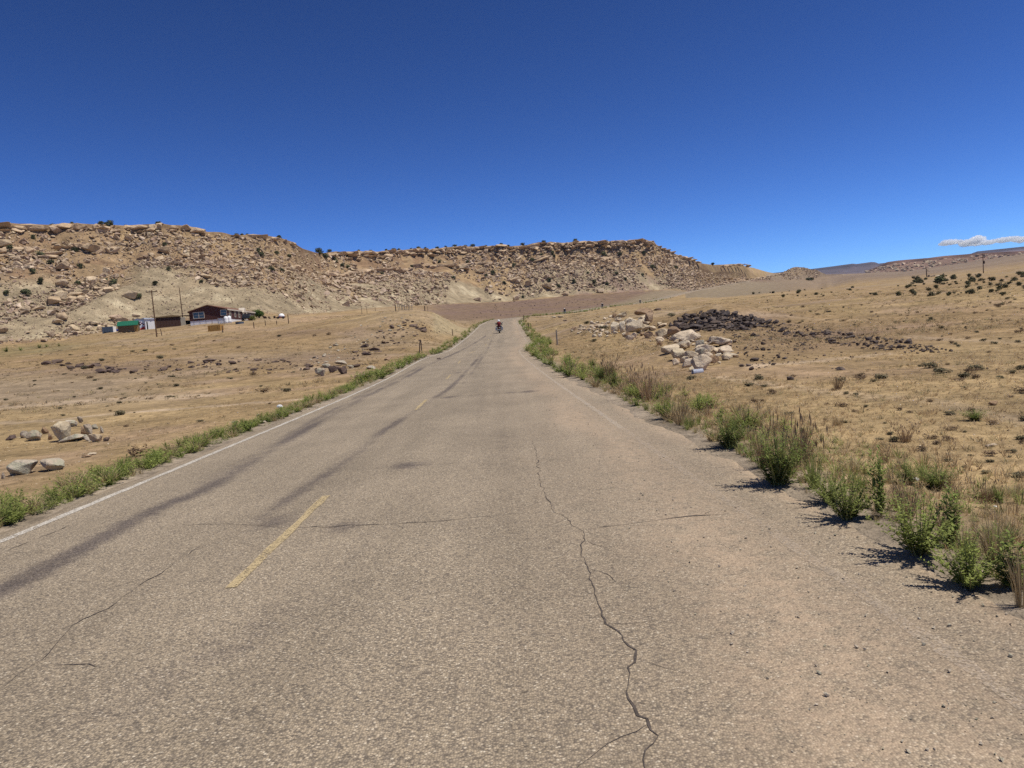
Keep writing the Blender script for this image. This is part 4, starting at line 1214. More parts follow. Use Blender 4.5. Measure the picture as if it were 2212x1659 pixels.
# pale rocks dotted over the distant pinkish mesa
_mw = [v.co.copy() for v in FAR_A.data.vertices]
rg = np.random.default_rng(77); ii = rg.integers(0, int(len(_mw) * 0.78), 1500)
X = np.array([_mw[i][:] for i in ii]) + rg.normal(0, 3.0, (1500, 3)) * np.array([1, 1, 0]); W = 2.5 + 9 * rg.random(1500) ** 3
V, F, _ = merge(T9, rg.integers(0, len(T9), 1500), rotz_scale(rg.uniform(0, 6.28, 1500), W, W * 0.9, W * 0.6), X - np.array([0, 0, 1.0]))
tag(link('scree', tri_mesh('scree', V, F, [M['scree']])), 'pale rocks dotted over the distant pinkish mesa', None, None, 'stuff')

def flat_scatter(name, polys, mat, label, seed):
    rg = np.random.default_rng(seed); X = []; W = []
    for (n, poly, wlo, whi) in polys:
        q = in_poly(n, poly, seed + n)
        h = hits(q[:, 0], q[:, 1]); k = np.hypot(h[:, 0], h[:, 1]) / FOC
        keep = np.abs(road_off(h[:, 0], h[:, 1])) > HALF + 0.8
        X.append(h[keep]); W.append(((wlo + (whi - wlo) * rg.random(n) ** 2.5) * k)[keep])
    X = np.concatenate(X); W = np.concatenate(W); n = len(W); fl = rg.uniform(0.3, 0.65, n)
    X[:, 2] -= W * fl * 0.15
    mats = rotz_scale(rg.uniform(0, 6.28, n), W, W * rg.uniform(0.6, 1.1, n), W * fl, (rg.normal(0, 0.2, n), rg.normal(0, 0.2, n)))
    V, F, _ = merge(T9, rg.integers(0, len(T9), n), mats, X)
    tag(link(name, tri_mesh(name, V, F, [mat])), label, None, None, 'stuff')
flat_scatter('gravel', [(260, [(1440, 700), (1650, 695), (2060, 755), (1900, 775), (1650, 800), (1560, 760)], 2, 6), (200, [(90, 785), (560, 772), (800, 790), (560, 815), (200, 812)], 2, 6), (160, [(690, 800), (880, 685), (970, 720), (780, 800)], 2, 6),
                        (120, [(1000, 690), (1080, 650), (1300, 645), (1380, 650), (1180, 680)], 2.0, 4.5), (160, [(1750, 800), (2212, 760), (2212, 1000), (1950, 950)], 2, 5)], M['left_dark'], 'small dark stones strewn over the flats', 81)
flat_scatter('dark_rubble', [(560, [(1440, 704), (1470, 690), (1505, 676), (1545, 672), (1590, 679), (1650, 690), (1680, 703), (1600, 716), (1520, 716), (1460, 716)], 4, 16), (460, [(1640, 688), (1760, 708), (1960, 736), (2060, 756), (1950, 764), (1750, 738), (1650, 716)], 2.5, 9),
                              (180, [(1560, 714), (1700, 712), (1780, 748), (1720, 785), (1630, 800), (1590, 770)], 2.5, 8)], M['dark_rock'], 'dark basalt rubble filling and surrounding the dark rock pile', 84)
flat_scatter('gravel', [(320, [(1235, 715), (1330, 685), (1440, 720), (1560, 800), (1460, 790), (1330, 738)], 1.6, 5), (160, [(650, 790), (880, 680), (940, 700), (740, 800)], 1.6, 4.5), (150, [(0, 920), (640, 865), (700, 880), (300, 1010), (0, 1060)], 2, 5),
                        (120, [(1700, 830), (2212, 900), (2212, 1150), (1800, 950)], 2, 5)], M['pale_rock'], 'small pale stones strewn over the flats', 82)
# loose chippings along the shoulder
rg = np.random.default_rng(83); n = 2600
yy = 1.8 + 24 * rg.random(n) ** 1.7; dd = 2.2 + 2.3 * rg.random(n)
P = road_pt(dd, yy, 0.0); off = np.abs(dd) > HALF - 0.1
P[:, 2] = np.where(off, land(P[:, 0], P[:, 1])[0], P[:, 2])
W = 0.007 + 0.017 * rg.random(n) ** 5
V, F, _ = merge(T9, rg.integers(0, len(T9), n), rotz_scale(rg.uniform(0, 6.28, n), W, W * 0.8, W * 0.6), P)
tag(link('gravel', tri_mesh('gravel', V, F, [M['grey_rock']])), 'loose chippings along the sandy shoulder', None, None, 'stuff')

# ------------------------------------------------------------------ plants
def leafy(seed, stems=26, leaves=26, h=1.0, spread=0.5, leaf=0.05, droop=0.15, bare=0.12, wl=0.4):
    """upright weed of unit height: returns (stem verts, faces), (leaf verts, faces)"""
    rg = np.random.default_rng(seed)
    SV = []; SF = []; LV = []; LF = []
    for _ in range(stems):
        a = rg.uniform(0, 6.28); lean = spread * rg.random() ** 0.7
        hh = h * rg.uniform(0.55, 1.0) * (1 - 0.35 * lean)
        b = np.array([math.cos(a), math.sin(a), 0]) * rg.uniform(0, 0.07)
        tip = np.array([math.cos(a) * lean, math.sin(a) * lean, hh])
        pts = [b + (tip - b) * t + np.array([0, 0, -droop * lean * t * t]) for t in np.linspace(0, 1, 5)]
        side = np.array([-math.sin(a), math.cos(a), 0]) * 0.006
        k = len(SV)
        for j, p in enumerate(pts):
            w = side * (1.3 - j * 0.22)
            SV += [p - w, p + w]
        for j in range(4): SF += [(k + 2 * j, k + 2 * j + 1, k + 2 * j + 3), (k + 2 * j, k + 2 * j + 3, k + 2 * j + 2)]
        for t in np.linspace(bare, 1, leaves):
            f = t * 4; i = min(int(f), 3); p = pts[i] + (pts[i + 1] - pts[i]) * (f - i)
            th = rg.uniform(0, 6.28); el = rg.uniform(-0.1, 0.9)
            d = np.array([math.cos(th) * math.cos(el), math.sin(th) * math.cos(el), math.sin(el)])
            s = np.cross(d, [0, 0, 1.0]); s /= np.linalg.norm(s) + 1e-6
            L = leaf * rg.uniform(0.6, 1.3) * (1.15 - 0.5 * t); k = len(LV)
            LV += [p, p + d * L * 0.5 + s * L * wl * 0.5, p + d * L, p + d * L * 0.5 - s * L * wl * 0.5]
            LF += [(k, k + 1, k + 2), (k, k + 2, k + 3)]
    return (np.array(SV), np.array(SF)), (np.array(LV), np.array(LF))

def tuft(seed, blades=40, spread=0.45, width=0.012, heads=0.0):
    """bunch of thin upright blades of unit height"""
    rg = np.random.default_rng(seed); V = []; F = []
    for _ in range(blades):
        a = rg.uniform(0, 6.28); lean = spread * rg.random() ** 0.8; hh = rg.uniform(0.45, 1.0)
        b = np.array([math.cos(a), math.sin(a), 0]) * rg.uniform(0, 0.14)
        m = b + np.array([math.cos(a) * lean * 0.4, math.sin(a) * lean * 0.4, hh * 0.6])
        t = b + np.array([math.cos(a) * lean, math.sin(a) * lean, hh])
        th = rg.uniform(0, 6.28); s = np.array([math.cos(th), math.sin(th), 0]) * width
        k = len(V)
        V += [b - s, b + s, m - s * 0.8, m + s * 0.8, t]
        F += [(k, k + 1, k + 3), (k, k + 3, k + 2), (k + 2, k + 3, k + 4)]
        if rg.random() < heads:
            k = len(V); u = np.array([0, 0, 0.11]); w = s * 2.6
            V += [t - u, t - u * 0.3 + w, t + u * 0.4, t - u * 0.3 - w]; F += [(k, k + 1, k + 2), (k, k + 2, k + 3)]
    return np.array(V), np.array(F)

def crown(seed, n=420, rad=0.5, h=0.8, leaf=0.09, base=0.12, lobes=7):
    """shrub crown of small leaf faces in uneven clumps, unit width"""
    rg = np.random.default_rng(seed); V = []; F = []
    cs = [(np.array([rg.normal(0, 0.13), rg.normal(0, 0.13), h * rg.uniform(0.22, 0.68)]), rg.uniform(0.22, 0.33)) for _ in range(lobes)]
    for _ in range(n):
        c, r = cs[rg.integers(lobes)]
        d = rg.normal(size=3); d /= np.linalg.norm(d)
        p = c + d * r * rg.uniform(0.55, 1.05) * np.array([1, 1, 0.9])
        p[2] = max(p[2], 0.03)
        u = rg.normal(size=3); u /= np.linalg.norm(u); w = np.cross(u, d + 0.3); w /= np.linalg.norm(w) + 1e-6
        L = leaf * rg.uniform(0.6, 1.4); k = len(V)
        V += [p - u * L, p + w * L * 0.6, p + u * L, p - w * L * 0.6]; F += [(k, k + 1, k + 2), (k, k + 2, k + 3)]
    return np.array(V), np.array(F)

def limbs(seed, h=0.5, n=4, r=0.035):
    rg = np.random.default_rng(seed); mb = MB()
    for k in range(n):
        a = rg.uniform(0, 6.28); l = rg.uniform(0.1, 0.28)
        mb.tube([(0, 0, -0.05), (math.cos(a) * l * 0.4, math.sin(a) * l * 0.4, h * 0.45), (math.cos(a) * l, math.sin(a) * l, h)], [r, r * 0.7, r * 0.35], 5)
    return mb

M['weed'] = leaf_mat('weed_green', (0.265, 0.305, 0.085), 0.22, 0.45)
M['weed_dark'] = leaf_mat('weed_dark_green', (0.205, 0.25, 0.068), 0.25, 0.45)
M['stem'] = leaf_mat('weed_stem', (0.20, 0.20, 0.075), 0.2, 0.1)
M['straw'] = leaf_mat('dry_straw', (0.44, 0.33, 0.18), 0.2, 0.3)
M['brown_straw'] = leaf_mat('brown_straw', (0.34, 0.235, 0.135), 0.25, 0.25)
M['grey_bush'] = leaf_mat('grey_sagebrush', (0.155, 0.135, 0.078), 0.3, 0.2)
M['dead_bush'] = leaf_mat('dead_bush', (0.185, 0.125, 0.075), 0.25, 0.15)
M['juniper'] = leaf_mat('juniper_green', (0.095, 0.10, 0.05), 0.3, 0.15)
M['olive_bush'] = leaf_mat('olive_bush', (0.105, 0.10, 0.052), 0.3, 0.15)
M['bark'] = plain('grey_bark', (0.13, 0.095, 0.07), 0.95, 0, 0.25, 14)
M['cottonwood'] = leaf_mat('cottonwood_leaf', (0.085, 0.14, 0.03), 0.25, 0.3)
M['grass_attr'] = leaf_mat('dry_grass', (0.3, 0.2, 0.1), 0.2, 0.42, 'tuftcol')

LEAFY = [leafy(700 + k, 36, 40, 1.0, 0.58, 0.075, 0.12) for k in range(4)]
TALL = [leafy(720 + k, 8, 50, 1.0, 0.16, 0.12, 0.05, 0.08) for k in range(2)]
WILLOW = [leafy(730 + k, 60, 30, 1.0, 0.44, 0.105, 0.2, 0.05, 0.18) for k in range(2)]
def pair_mesh(nm, sl, leafm):
    return tri_mesh(nm + '_stems', *sl[0], [M['stem']]), tri_mesh(nm + '_leaves', *sl[1], [leafm])
PM = dict(leafy=[pair_mesh('weed', s, M['weed']) for s in LEAFY], tall=[pair_mesh('weed', s, M['weed_dark']) for s in TALL], willow=[pair_mesh('weed', s, M['weed_dark']) for s in WILLOW])
TUFT_ME = [tri_mesh('tuft', *tuft(740 + k, 90, 0.5, 0.007), [M['straw']]) for k in range(3)]
SEED_ME = [tri_mesh('seed_grass', *tuft(750 + k, 110, 0.42, 0.006, 0.5), [M['brown_straw']]) for k in range(3)]
GREENTUFT = [tri_mesh('green_tuft', *tuft(760 + k, 100, 0.5, 0.008), [M['weed']]) for k in range(2)]

def plant(kind, px, py, hpx, wpx, label, group=None, cat='plant'):
    p = hit(px, py); k = math.hypot(p[0], p[1]) / FOC
    h, w = hpx * k, wpx * k
    if kind in PM:
        me = random.choice(PM[kind])
        nat = {'leafy': 0.8, 'tall': 0.36, 'willow': 0.68}[kind]
        o = empty('roadside_weed', (p[0], p[1], p[2] - 0.01), random.uniform(0, 6.28))
        o.scale = (w / nat, w / nat, h)
        link('stems', me[0], o); link('foliage', me[1], o)
    else:
        me = random.choice({'straw': TUFT_ME, 'seed': SEED_ME, 'green': GREENTUFT}[kind])
        o = link('grass_tuft', me)
        o.location = (p[0], p[1], p[2] - 0.01); o.rotation_euler = (0, 0, random.uniform(0, 6.28)); o.scale = (w, w, h)
    return tag(o, label, cat, group)

random.seed(15)
for a in [('willow', 1575, 966, 72, 95, 'round bushy green weed standing alone on the gravel edge'), ('leafy', 1618, 928, 55, 85, 'spreading green weed behind the round bushy one'),
          ('willow', 1680, 1046, 140, 130, 'big dark green weed with yellow stalks casting a black shadow'), ('seed', 1730, 1010, 120, 120, 'tall brown seed-headed grass behind the big dark weed'),
          ('straw', 1690, 1040, 130, 90, 'yellow stalks rising out of the big dark weed'), ('seed', 1650, 1010, 90, 80, 'brown dead stalks roadward of the big dark weed'),
          ('green', 1758, 1055, 95, 60, 'pale green grass tuft next to the big dark weed'), ('leafy', 1830, 1122, 118, 110, 'leafy weed with thin stems next to the tall spike weed'),
          ('leafy', 1792, 1085, 85, 90, 'low leafy weed between the grass tuft and the thin-stemmed weed'), ('tall', 1902, 1118, 158, 42, 'tallest single green spike weed'),
          ('leafy', 1985, 1198, 165, 150, 'large leafy weed with a feathery shadow on the sand'), ('tall', 2052, 1180, 130, 44, 'narrow spike weed behind the large leafy weed'),
          ('leafy', 2095, 1268, 125, 130, 'low leafy weed near the corner with a scribbled shadow'), ('tall', 2180, 1268, 110, 60, 'short spike weed close to the corner'),
          ('straw', 2206, 1310, 140, 70, 'straw-yellow grass bunch in the corner'), ('straw', 2150, 1215, 110, 90, 'straw-yellow grass bunch behind the corner weeds'), ('straw', 1960, 1120, 100, 80, 'dry grass behind the tallest spike weed'),
          ('willow', 1960, 1045, 50, 56, 'small grey-green weed by the white bottle'), ('willow', 2025, 1055, 56, 70, 'dull green weed in the dry grass past the white bottle'), ('seed', 2130, 1085, 46, 60, 'small grey dead weed in the dry grass'),
          ('willow', 2105, 908, 26, 42, 'round grey-green bush by the faint trail'), ('seed', 1955, 955, 40, 60, 'grey wispy dead bush in the open grass'), ('straw', 1810, 918, 26, 54, 'yellow-green low bush in the open grass'),
          ('leafy', 1438, 905, 60, 50, 'green weed in a gap of dry grass'), ('straw', 1470, 910, 70, 60, 'fluffy straw bunch beside the gravel'), ('straw', 1440, 880, 60, 40, 'fluffy straw bunch farther along the gravel'),
          ('leafy', 1508, 892, 44, 60, 'isolated green weed set back from the gravel'), ('green', 1490, 925, 36, 40, 'bright green grass at the gravel edge'), ('seed', 1400, 868, 82, 80, 'brown-headed grass bunch leaning over dead stalks'),
          ('seed', 1370, 850, 66, 60, 'brown-headed grass bunch before the leaning one'), ('leafy', 1385, 862, 50, 60, 'green weed under the brown-headed grass'), ('seed', 1318, 826, 62, 60, 'dark-headed grass bunch with green base'),
          ('willow', 1300, 826, 44, 44, 'green weed at the base of the dark-headed grass'), ('willow', 1328, 838, 44, 44, 'rounded green weed beside the dark-headed grass'), ('leafy', 1430, 860, 40, 60, 'green weed set behind the brown-headed grass'),
          ('seed', 1810, 842, 30, 46, 'brown dead bush standing in open grass'), ('willow', 1280, 792, 22, 24, 'small blue-green bush set back from the verge'), ('seed', 2040, 1165, 70, 60, 'dead stalks between the leafy weeds')]:
    plant(*a[:5], a[5], 'single plants along the gravel shoulder')

for j in range(34):
    y = 3.4 + 11 * random.random(); d = HALF + 0.1 + 1.3 * random.random() ** 1.2
    q = road_pt(np.array([d]), np.array([y]))[0]
    kind, ms = random.choice([('straw', TUFT_ME), ('straw', TUFT_ME), ('seed', SEED_ME), ('green', GREENTUFT)])
    o = link('grass_tuft', random.choice(ms)); h = random.uniform(0.12, 0.3); w = random.uniform(0.1, 0.24)
    o.location = (q[0], q[1], gz(q[0], q[1]) - 0.01); o.rotation_euler = (0, 0, random.uniform(0, 6.28)); o.scale = (w, w, h)
    tag(o, {'straw': 'fluffy straw-coloured grass tuft among the roadside weeds', 'seed': 'thin brown grass tuft among the roadside weeds', 'green': 'thin green grass tuft among the roadside weeds'}[kind], 'plant', 'grass tufts among the roadside weeds')

# green verges on both sides, single clumps
random.seed(16)
CL_G = []
for k in range(6):
    s, l = leafy(780 + k, 20, 14, 1.0, 0.6, 0.14, 0.1)
    V = np.concatenate([s[0], l[0]]); F = np.concatenate([s[1], l[1] + len(s[0])])
    CL_G.append(tri_mesh('verge_weed', V, F, [M['weed'] if k % 3 else M['weed_dark']]))
CL_S = [tri_mesh('verge_grass', *tuft(790 + k, 60, 0.55, 0.012), [M['straw']]) for k in range(3)]
def verge(side, y0, y1, n, band, hh, label_g, label_s, group, straw=0.25, thin=None):
    for j in range(n):
        t = (j + random.random()) / n
        y = y0 * (y1 / y0) ** t
        if thin and random.random() < thin(y): continue
        d = side * (HALF + band[0] + (band[1] - band[0]) * random.random() ** 1.3)
        q = road_pt(np.array([d]), np.array([y]))[0]
        z = gz(q[0], q[1])
        st = random.random() < straw
        o = link('straw_tuft' if st else 'verge_weed', random.choice(CL_S if st else CL_G))
        s = hh * random.uniform(0.7, 1.25) * (1 + 0.25 * min(y / 80, 1.5))
        o.location = (q[0], q[1], z - 0.02); o.rotation_euler = (0, 0, random.uniform(0, 6.28)); o.scale = (s * 1.7, s * 1.7, s)
        tag(o, label_s if st else label_g, 'plant', group)
verge(-1, 5.5, 34, 250, (0.08, 0.85), 0.22, 'green weed in the continuous strip along the opposite road edge', 'straw tuft among the green strip along the opposite road edge', 'green strip on the opposite side of the road', 0.22)
verge(1, 22, 70, 60, (-0.1, 1.2), 0.40, 'green weed along the shoulder between the rock pile and the crest', 'straw tuft along the shoulder between the rock pile and the crest', 'weeds along the shoulder to the crest', 0.2)
verge(1, 9, 24, 40, (0.1, 1.6), 0.26, 'small green weed low on the gravel shoulder', 'straw tuft low on the gravel shoulder', 'low weeds on the gravel shoulder', 0.55)
def far_verge(label, parts, seed):
    rg = np.random.default_rng(seed); P = []; H = []
    for (side, y0, y1, n, b0, b1, hh) in parts:
        y = y0 * (y1 / y0) ** rg.random(n); d = side * (HALF + b0 + (b1 - b0) * rg.random(n) ** 1.3)
        q = road_pt(d, y); q[:, 2] = land(q[:, 0], q[:, 1])[0] - 0.02
        P.append(q); H.append(hh * rg.uniform(0.6, 1.25, n))
    P = np.concatenate(P); H = np.concatenate(H); n = len(H)
    TT = []
    for k in range(4):
        s_, l_ = leafy(795 + k, 9, 8, 1.0, 0.6, 0.26, 0.1)
        TT.append(l_)
    pal = np.array([(0.235, 0.275, 0.075), (0.21, 0.25, 0.065), (0.28, 0.30, 0.105), (0.42, 0.33, 0.17)])
    V, F, C = merge(TT, rg.integers(0, 4, n), rotz_scale(rg.uniform(0, 6.28, n), H * 1.5, H * 1.5, H), P, pal[rg.choice(4, n, p=[0.35, 0.3, 0.2, 0.15])])
    tag(link('verge_weeds', tri_mesh('verge_weeds', V, F, [M['grass_attr']], {'tuftcol': C})), label, None, None, 'stuff')
far_verge('unbroken green weeds lining the road up to the crest', [(-1, 33, 180, 300, -0.1, 1.2, 0.42), (1, 40, 180, 260, -0.15, 1.3, 0.42)], 961)
far_verge('unbroken green weeds lining the road past the crest', [(1, 185, 430, 240, 0.2, 2.2, 0.75), (-1, 200, 430, 130, 0.2, 2.2, 0.5)], 962)

def low_verge(label, parts, pal, pr, seed):
    rg = np.random.default_rng(seed); P = []; H = []
    for (side, y0, y1, n, b0, b1, hh) in parts:
        y = y0 * (y1 / y0) ** rg.random(n); d = side * (HALF + b0 + (b1 - b0) * rg.random(n) ** 1.2)
        q = road_pt(d, y); q[:, 2] = land(q[:, 0], q[:, 1])[0] - 0.01
        P.append(q); H.append(hh * rg.uniform(0.5, 1.3, n) * (0.7 + 0.5 * fbm(y / 0.8, y * 0, 965, 2)))
    P = np.concatenate(P); H = np.concatenate(H); n = len(H)
    TT = [leafy(970 + k, 9, 11, 1.0, 0.7, 0.15, 0.1)[1] for k in range(4)] + [tuft(975 + k, 22, 0.6, 0.014) for k in range(4)]
    ci = rg.choice(len(pal), n, p=pr)
    ti = np.where(ci >= len(pal) - 2, rg.integers(4, 8, n), rg.integers(0, 4, n))
    V, F, C = merge(TT, ti, rotz_scale(rg.uniform(0, 6.28, n), H * 1.4, H * 1.4, H), P, np.array(pal)[ci] * rg.uniform(0.8, 1.2, (n, 1)))
    tag(link('verge_weeds', tri_mesh('verge_weeds', V, F, [M['grass_attr']], {'tuftcol': C})), label, None, None, 'stuff')
VP = [(0.26, 0.30, 0.085), (0.21, 0.255, 0.07), (0.32, 0.32, 0.13), (0.30, 0.32, 0.10), (0.50, 0.40, 0.22)]
low_verge('low green weeds filling the strip along the opposite road edge', [(-1, 5.2, 36, 900, 0.02, 0.8, 0.17)], VP, [0.3, 0.25, 0.15, 0.15, 0.15], 971)
low_verge('low straw and weeds filling between the plants on the gravel shoulder', [(1, 3.3, 26, 720, 0.1, 1.6, 0.19)], VP, [0.12, 0.1, 0.13, 0.2, 0.45], 972)

# low plants on the flats: countable bushes
BUSH = dict(grey=[tri_mesh('sagebrush', *crown(800 + k, 300, leaf=0.07), [M['grey_bush']]) for k in range(4)], dead=[tri_mesh('dead_bush', *crown(810 + k, 260, leaf=0.06), [M['dead_bush']]) for k in range(3)],
            olive=[tri_mesh('shrub', *crown(820 + k, 380, leaf=0.075), [M['olive_bush']]) for k in range(4)])
def jun(seed):
    V, F = crown(seed, 460, leaf=0.085, h=0.95, lobes=8)
    mb = limbs(seed, 0.5, 3)
    me = bpy.data.meshes.new('juniper')
    b = len(V)
    me.from_pydata([tuple(v) for v in V] + mb.v, [], [tuple(f) for f in F] + [tuple(i + b for i in f) for f in mb.f])
    me.materials.append(M['juniper']); me.materials.append(M['bark'])
    me.polygons.foreach_set('material_index', [0] * len(F) + [1] * len(mb.f))
    return me
JUN = [jun(830 + k) for k in range(4)]
def bush(name, meshes, p, w, h, label, group, cat='shrub', sink=0.03):
    o = link(name, random.choice(meshes))
    o.location = (p[0], p[1], p[2] - sink * h); o.rotation_euler = (0, 0, random.uniform(0, 6.28)); o.scale = (w, w, h)
    return tag(o, label, cat, group)
random.seed(17)
q = in_poly(85, [(1560, 640), (1700, 628), (1860, 620), (2000, 610), (2212, 595), (2250, 635), (2100, 645), (1950, 640), (1800, 640), (1640, 652)], 91)
for p in hits(q[:, 0], q[:, 1]):
    k = math.hypot(p[0], p[1]) / FOC; w = (4 + 10 * random.random() ** 1.8) * k
    bush('shrub', BUSH['olive'] if random.random() < 0.7 else BUSH['grey'], p, w, w * random.uniform(0.6, 0.95), 'dark olive shrub in the band of brush across the plain', 'band of brush across the plain')
q = in_poly(40, [(1960, 600), (2212, 585), (2240, 625), (2080, 640), (1960, 640)], 92)
for p in hits(q[:, 0], q[:, 1]):
    k = math.hypot(p[0], p[1]) / FOC; w = random.uniform(7, 16) * k
    bush('shrub', BUSH['olive'], p, w, w * random.uniform(0.7, 1.0), 'dark olive shrub in the thick brush below the utility pole', 'thick brush below the utility pole')
q = in_poly(70, [(1700, 660), (2212, 640), (2212, 770), (1900, 745), (1700, 700)], 93)
for p in hits(q[:, 0], q[:, 1]):
    k = math.hypot(p[0], p[1]) / FOC; w = random.uniform(6, 15) * k
    bush('sagebrush', BUSH['grey'] + BUSH['dead'], p, w, w * random.uniform(0.4, 0.7), 'small grey-brown bush dotted over the open plain', 'small bushes on the open plain')
q = in_poly(70, [(1400, 790), (1700, 800), (2212, 780), (2212, 1050), (1950, 980), (1650, 880)], 94)
for p in hits(q[:, 0], q[:, 1]):
    k = math.hypot(p[0], p[1]) / FOC; w = random.uniform(10, 34) * k
    bush('sagebrush', BUSH['grey'] + BUSH['dead'], p, w, w * random.uniform(0.35, 0.6), 'low grey-brown bush in the dry grass beyond the shoulder', 'low bushes in the dry grass')
q = in_poly(90, [(0, 770), (330, 735), (560, 715), (800, 720), (800, 830), (560, 900), (250, 930), (0, 870)], 95)
for p in hits(q[:, 0], q[:, 1]):
    k = math.hypot(p[0], p[1]) / FOC; w = (4 + 15 * random.random() ** 2) * k
    bush('sagebrush', BUSH['grey'] + BUSH['dead'], p, w, w * random.uniform(0.3, 0.55), 'low grey-brown bush on the field between road and house', 'low bushes on the field')
for (x, y, w, h, ms, lab) in [(296, 985, 50, 30, 'dead', 'round dead brown bush near the thin pinkish stone'), (260, 897, 28, 16, 'grey', 'grey bush beside the pale track'), (620, 846, 26, 12, 'grey', 'grey-green bush near the outcrop end'), (575, 848, 30, 14, 'dead', 'brown mat bush near the verge'),
                              (1450, 684, 24, 12, 'grey', 'grey bush between the brown boulders and the dark pile'), (1268, 700, 18, 10, 'grey', 'grey bush growing in the pale rubble'), (1305, 712, 22, 14, 'grey', 'dark grey bush in the middle of the pale rubble'), (1283, 738, 18, 10, 'grey', 'grey bush in front of the pale rubble')]:
    p = hit(x, y); k = math.hypot(p[0], p[1]) / FOC
    bush('sagebrush', BUSH[ms], p, w * k, h * k, lab, None)
p = hit(2030, 612); k = math.hypot(p[0], p[1]) / FOC
bush('juniper_tree', JUN, p, 22 * k, 20 * k, 'round dark green juniper standing above the brush band', None, 'tree')
p = hit(1748, 606); k = math.hypot(p[0], p[1]) / FOC
bush('juniper_tree', JUN, p, 18 * k, 8 * k, 'low dark green bush beside the far end of the road', None, 'tree')
for (x, y, w) in [(14, 760, 26), (45, 757, 20), (85, 752, 22), (128, 748, 16), (100, 750, 16)]:
    p = hit(x, y); k = math.hypot(p[0], p[1]) / FOC
    bush('wash_shrub', [CL_G[0], CL_G[3]], p, w * k * 0.8, w * k * 0.45, 'green shrub growing in the wash at the foot of the mesa', 'green shrubs in the wash')

# junipers on the mesas
random.seed(18)
JL = [(162, 537, 17), (88, 548, 18), (110, 566, 14), (174, 576, 14), (72, 586, 16), (87, 608, 16), (245, 610, 20), (168, 610, 14), (336, 611, 14), (229, 606, 12), (364, 580, 11), (238, 488, 18), (72, 511, 12), (20, 538, 18), (14, 632, 14), (56, 632, 20), (300, 640, 16),
      (435, 607, 12), (405, 545, 10), (356, 527, 12), (587, 580, 20), (565, 550, 16), (598, 545, 13), (558, 540, 12), (610, 582, 14), (625, 553, 12), (690, 545, 18), (702, 552, 18), (725, 560, 16), (740, 572, 14), (752, 575, 12), (712, 543, 12)]
for (x, y, w) in JL:
    w = w * 0.85
    p = hit(x, y + w * 0.45); k = math.hypot(p[0], p[1]) / FOC
    bush('juniper', JUN, p, w * k, w * k * random.uniform(0.85, 1.1), 'dark juniper bush on the boulder slope behind the house', 'junipers on the slope behind the house', 'juniper')
JM = [(826, 590, 11), (950, 563, 10), (1064, 588, 14), (1050, 595, 12), (1110, 572, 12), (1150, 560, 13), (1193, 545, 13), (1197, 552, 10), (1305, 546, 14), (1240, 607, 12), (1186, 605, 13), (1285, 608, 12), (1208, 617, 10), (1090, 610, 10), (980, 600, 10), (1130, 640, 9), (1170, 548, 10),
      (1340, 547, 12), (1390, 545, 12), (1331, 589, 12), (1270, 588, 10), (1286, 614, 10), (1010, 565, 10), (890, 575, 9), (1388, 592, 9), (1410, 575, 11), (1460, 577, 9), (1500, 566, 8), (1540, 570, 9), (1312, 612, 9), (1352, 602, 8), (1100, 560, 9)]
for (x, y, w) in JM:
    w = w * 0.85
    p = hit(x, y + w * 0.45); k = math.hypot(p[0], p[1]) / FOC
    bush('juniper', JUN, p, w * k * 1.1, w * k, 'dark juniper bush on the long mesa slope', 'junipers on the long mesa', 'juniper')
for x in [110, 155, 218, 228, 272, 340, 512, 522, 535, 602, 690, 775, 800, 835, 850, 862, 885, 905, 920, 945, 962, 985, 1005, 1022, 1050, 1080, 1100, 1130, 1175, 1245, 1310, 1240]:
    a = rim_at(x + random.uniform(-3, 3)); i = int((a + 180) / 0.05); r = rim_r[i] + random.uniform(0.5, 3)
    w = (random.uniform(6, 12) if x > 650 else random.uniform(8, 15)) * r / FOC
    ar = math.radians(a)
    bush('juniper', JUN, (r * math.sin(ar), r * math.cos(ar), rim_z[i]), w * 1.0, w * 0.7, 'small dark juniper on the very rim against the sky', 'junipers along the rim', 'juniper', sink=0.15)

# dry grass, uncountable: real blades, thinning out with distance
TG = [tuft(850 + k, 9, 0.6, 0.02) for k in range(8)]
def grass_field(name, n, rfun, azr, hlo, hhi, wid, pal, label, seed, dens=None, verge_gap=0.7):
    rg = np.random.default_rng(seed)
    a = np.radians(azr[0] + (azr[1] - azr[0]) * rg.random(n)); r = rfun(rg.random(n))
    x = r * np.sin(a); y = r * np.cos(a)
    d = np.abs(road_off(x, y)) - HALF
    keep = (d > verge_gap * rg.random(n)) & (rg.random(n) < sstep(-0.22, 0.3, 0.6 * fbm(x / 1.6, y / 1.6, 901, 3) + 0.6 * fbm(x / 7, y / 7, 907, 3) + (dens(x, y) if dens else 0)))
    x, y, r = x[keep], y[keep], r[keep]; n = len(x)
    z, s, k = land(x, y)
    ok = k <= 6
    x, y, z, r = x[ok], y[ok], z[ok], r[ok]; n = len(x)
    h = hlo + (hhi - hlo) * rg.random(n) ** 2
    h = h * (1 + 0.25 * np.minimum(r / 60, 2)); w = wid * h * (1 + r / 40)
    pal = np.array(pal); c = pal[rg.integers(0, len(pal), n)] * rg.uniform(0.75, 1.2, (n, 1))
    V, F, C = merge(TG, rg.integers(0, len(TG), n), rotz_scale(rg.uniform(0, 6.28, n), w, w, h), np.stack([x, y, z - 0.01], 1), c)
    tag(link(name, tri_mesh(name, V, F, [M['grass_attr']], {'tuftcol': C})), label, None, None, 'stuff')
STRAW = [(0.60, 0.46, 0.26), (0.55, 0.41, 0.22), (0.48, 0.345, 0.185), (0.40, 0.28, 0.15), (0.62, 0.485, 0.30), (0.42, 0.355, 0.185)]
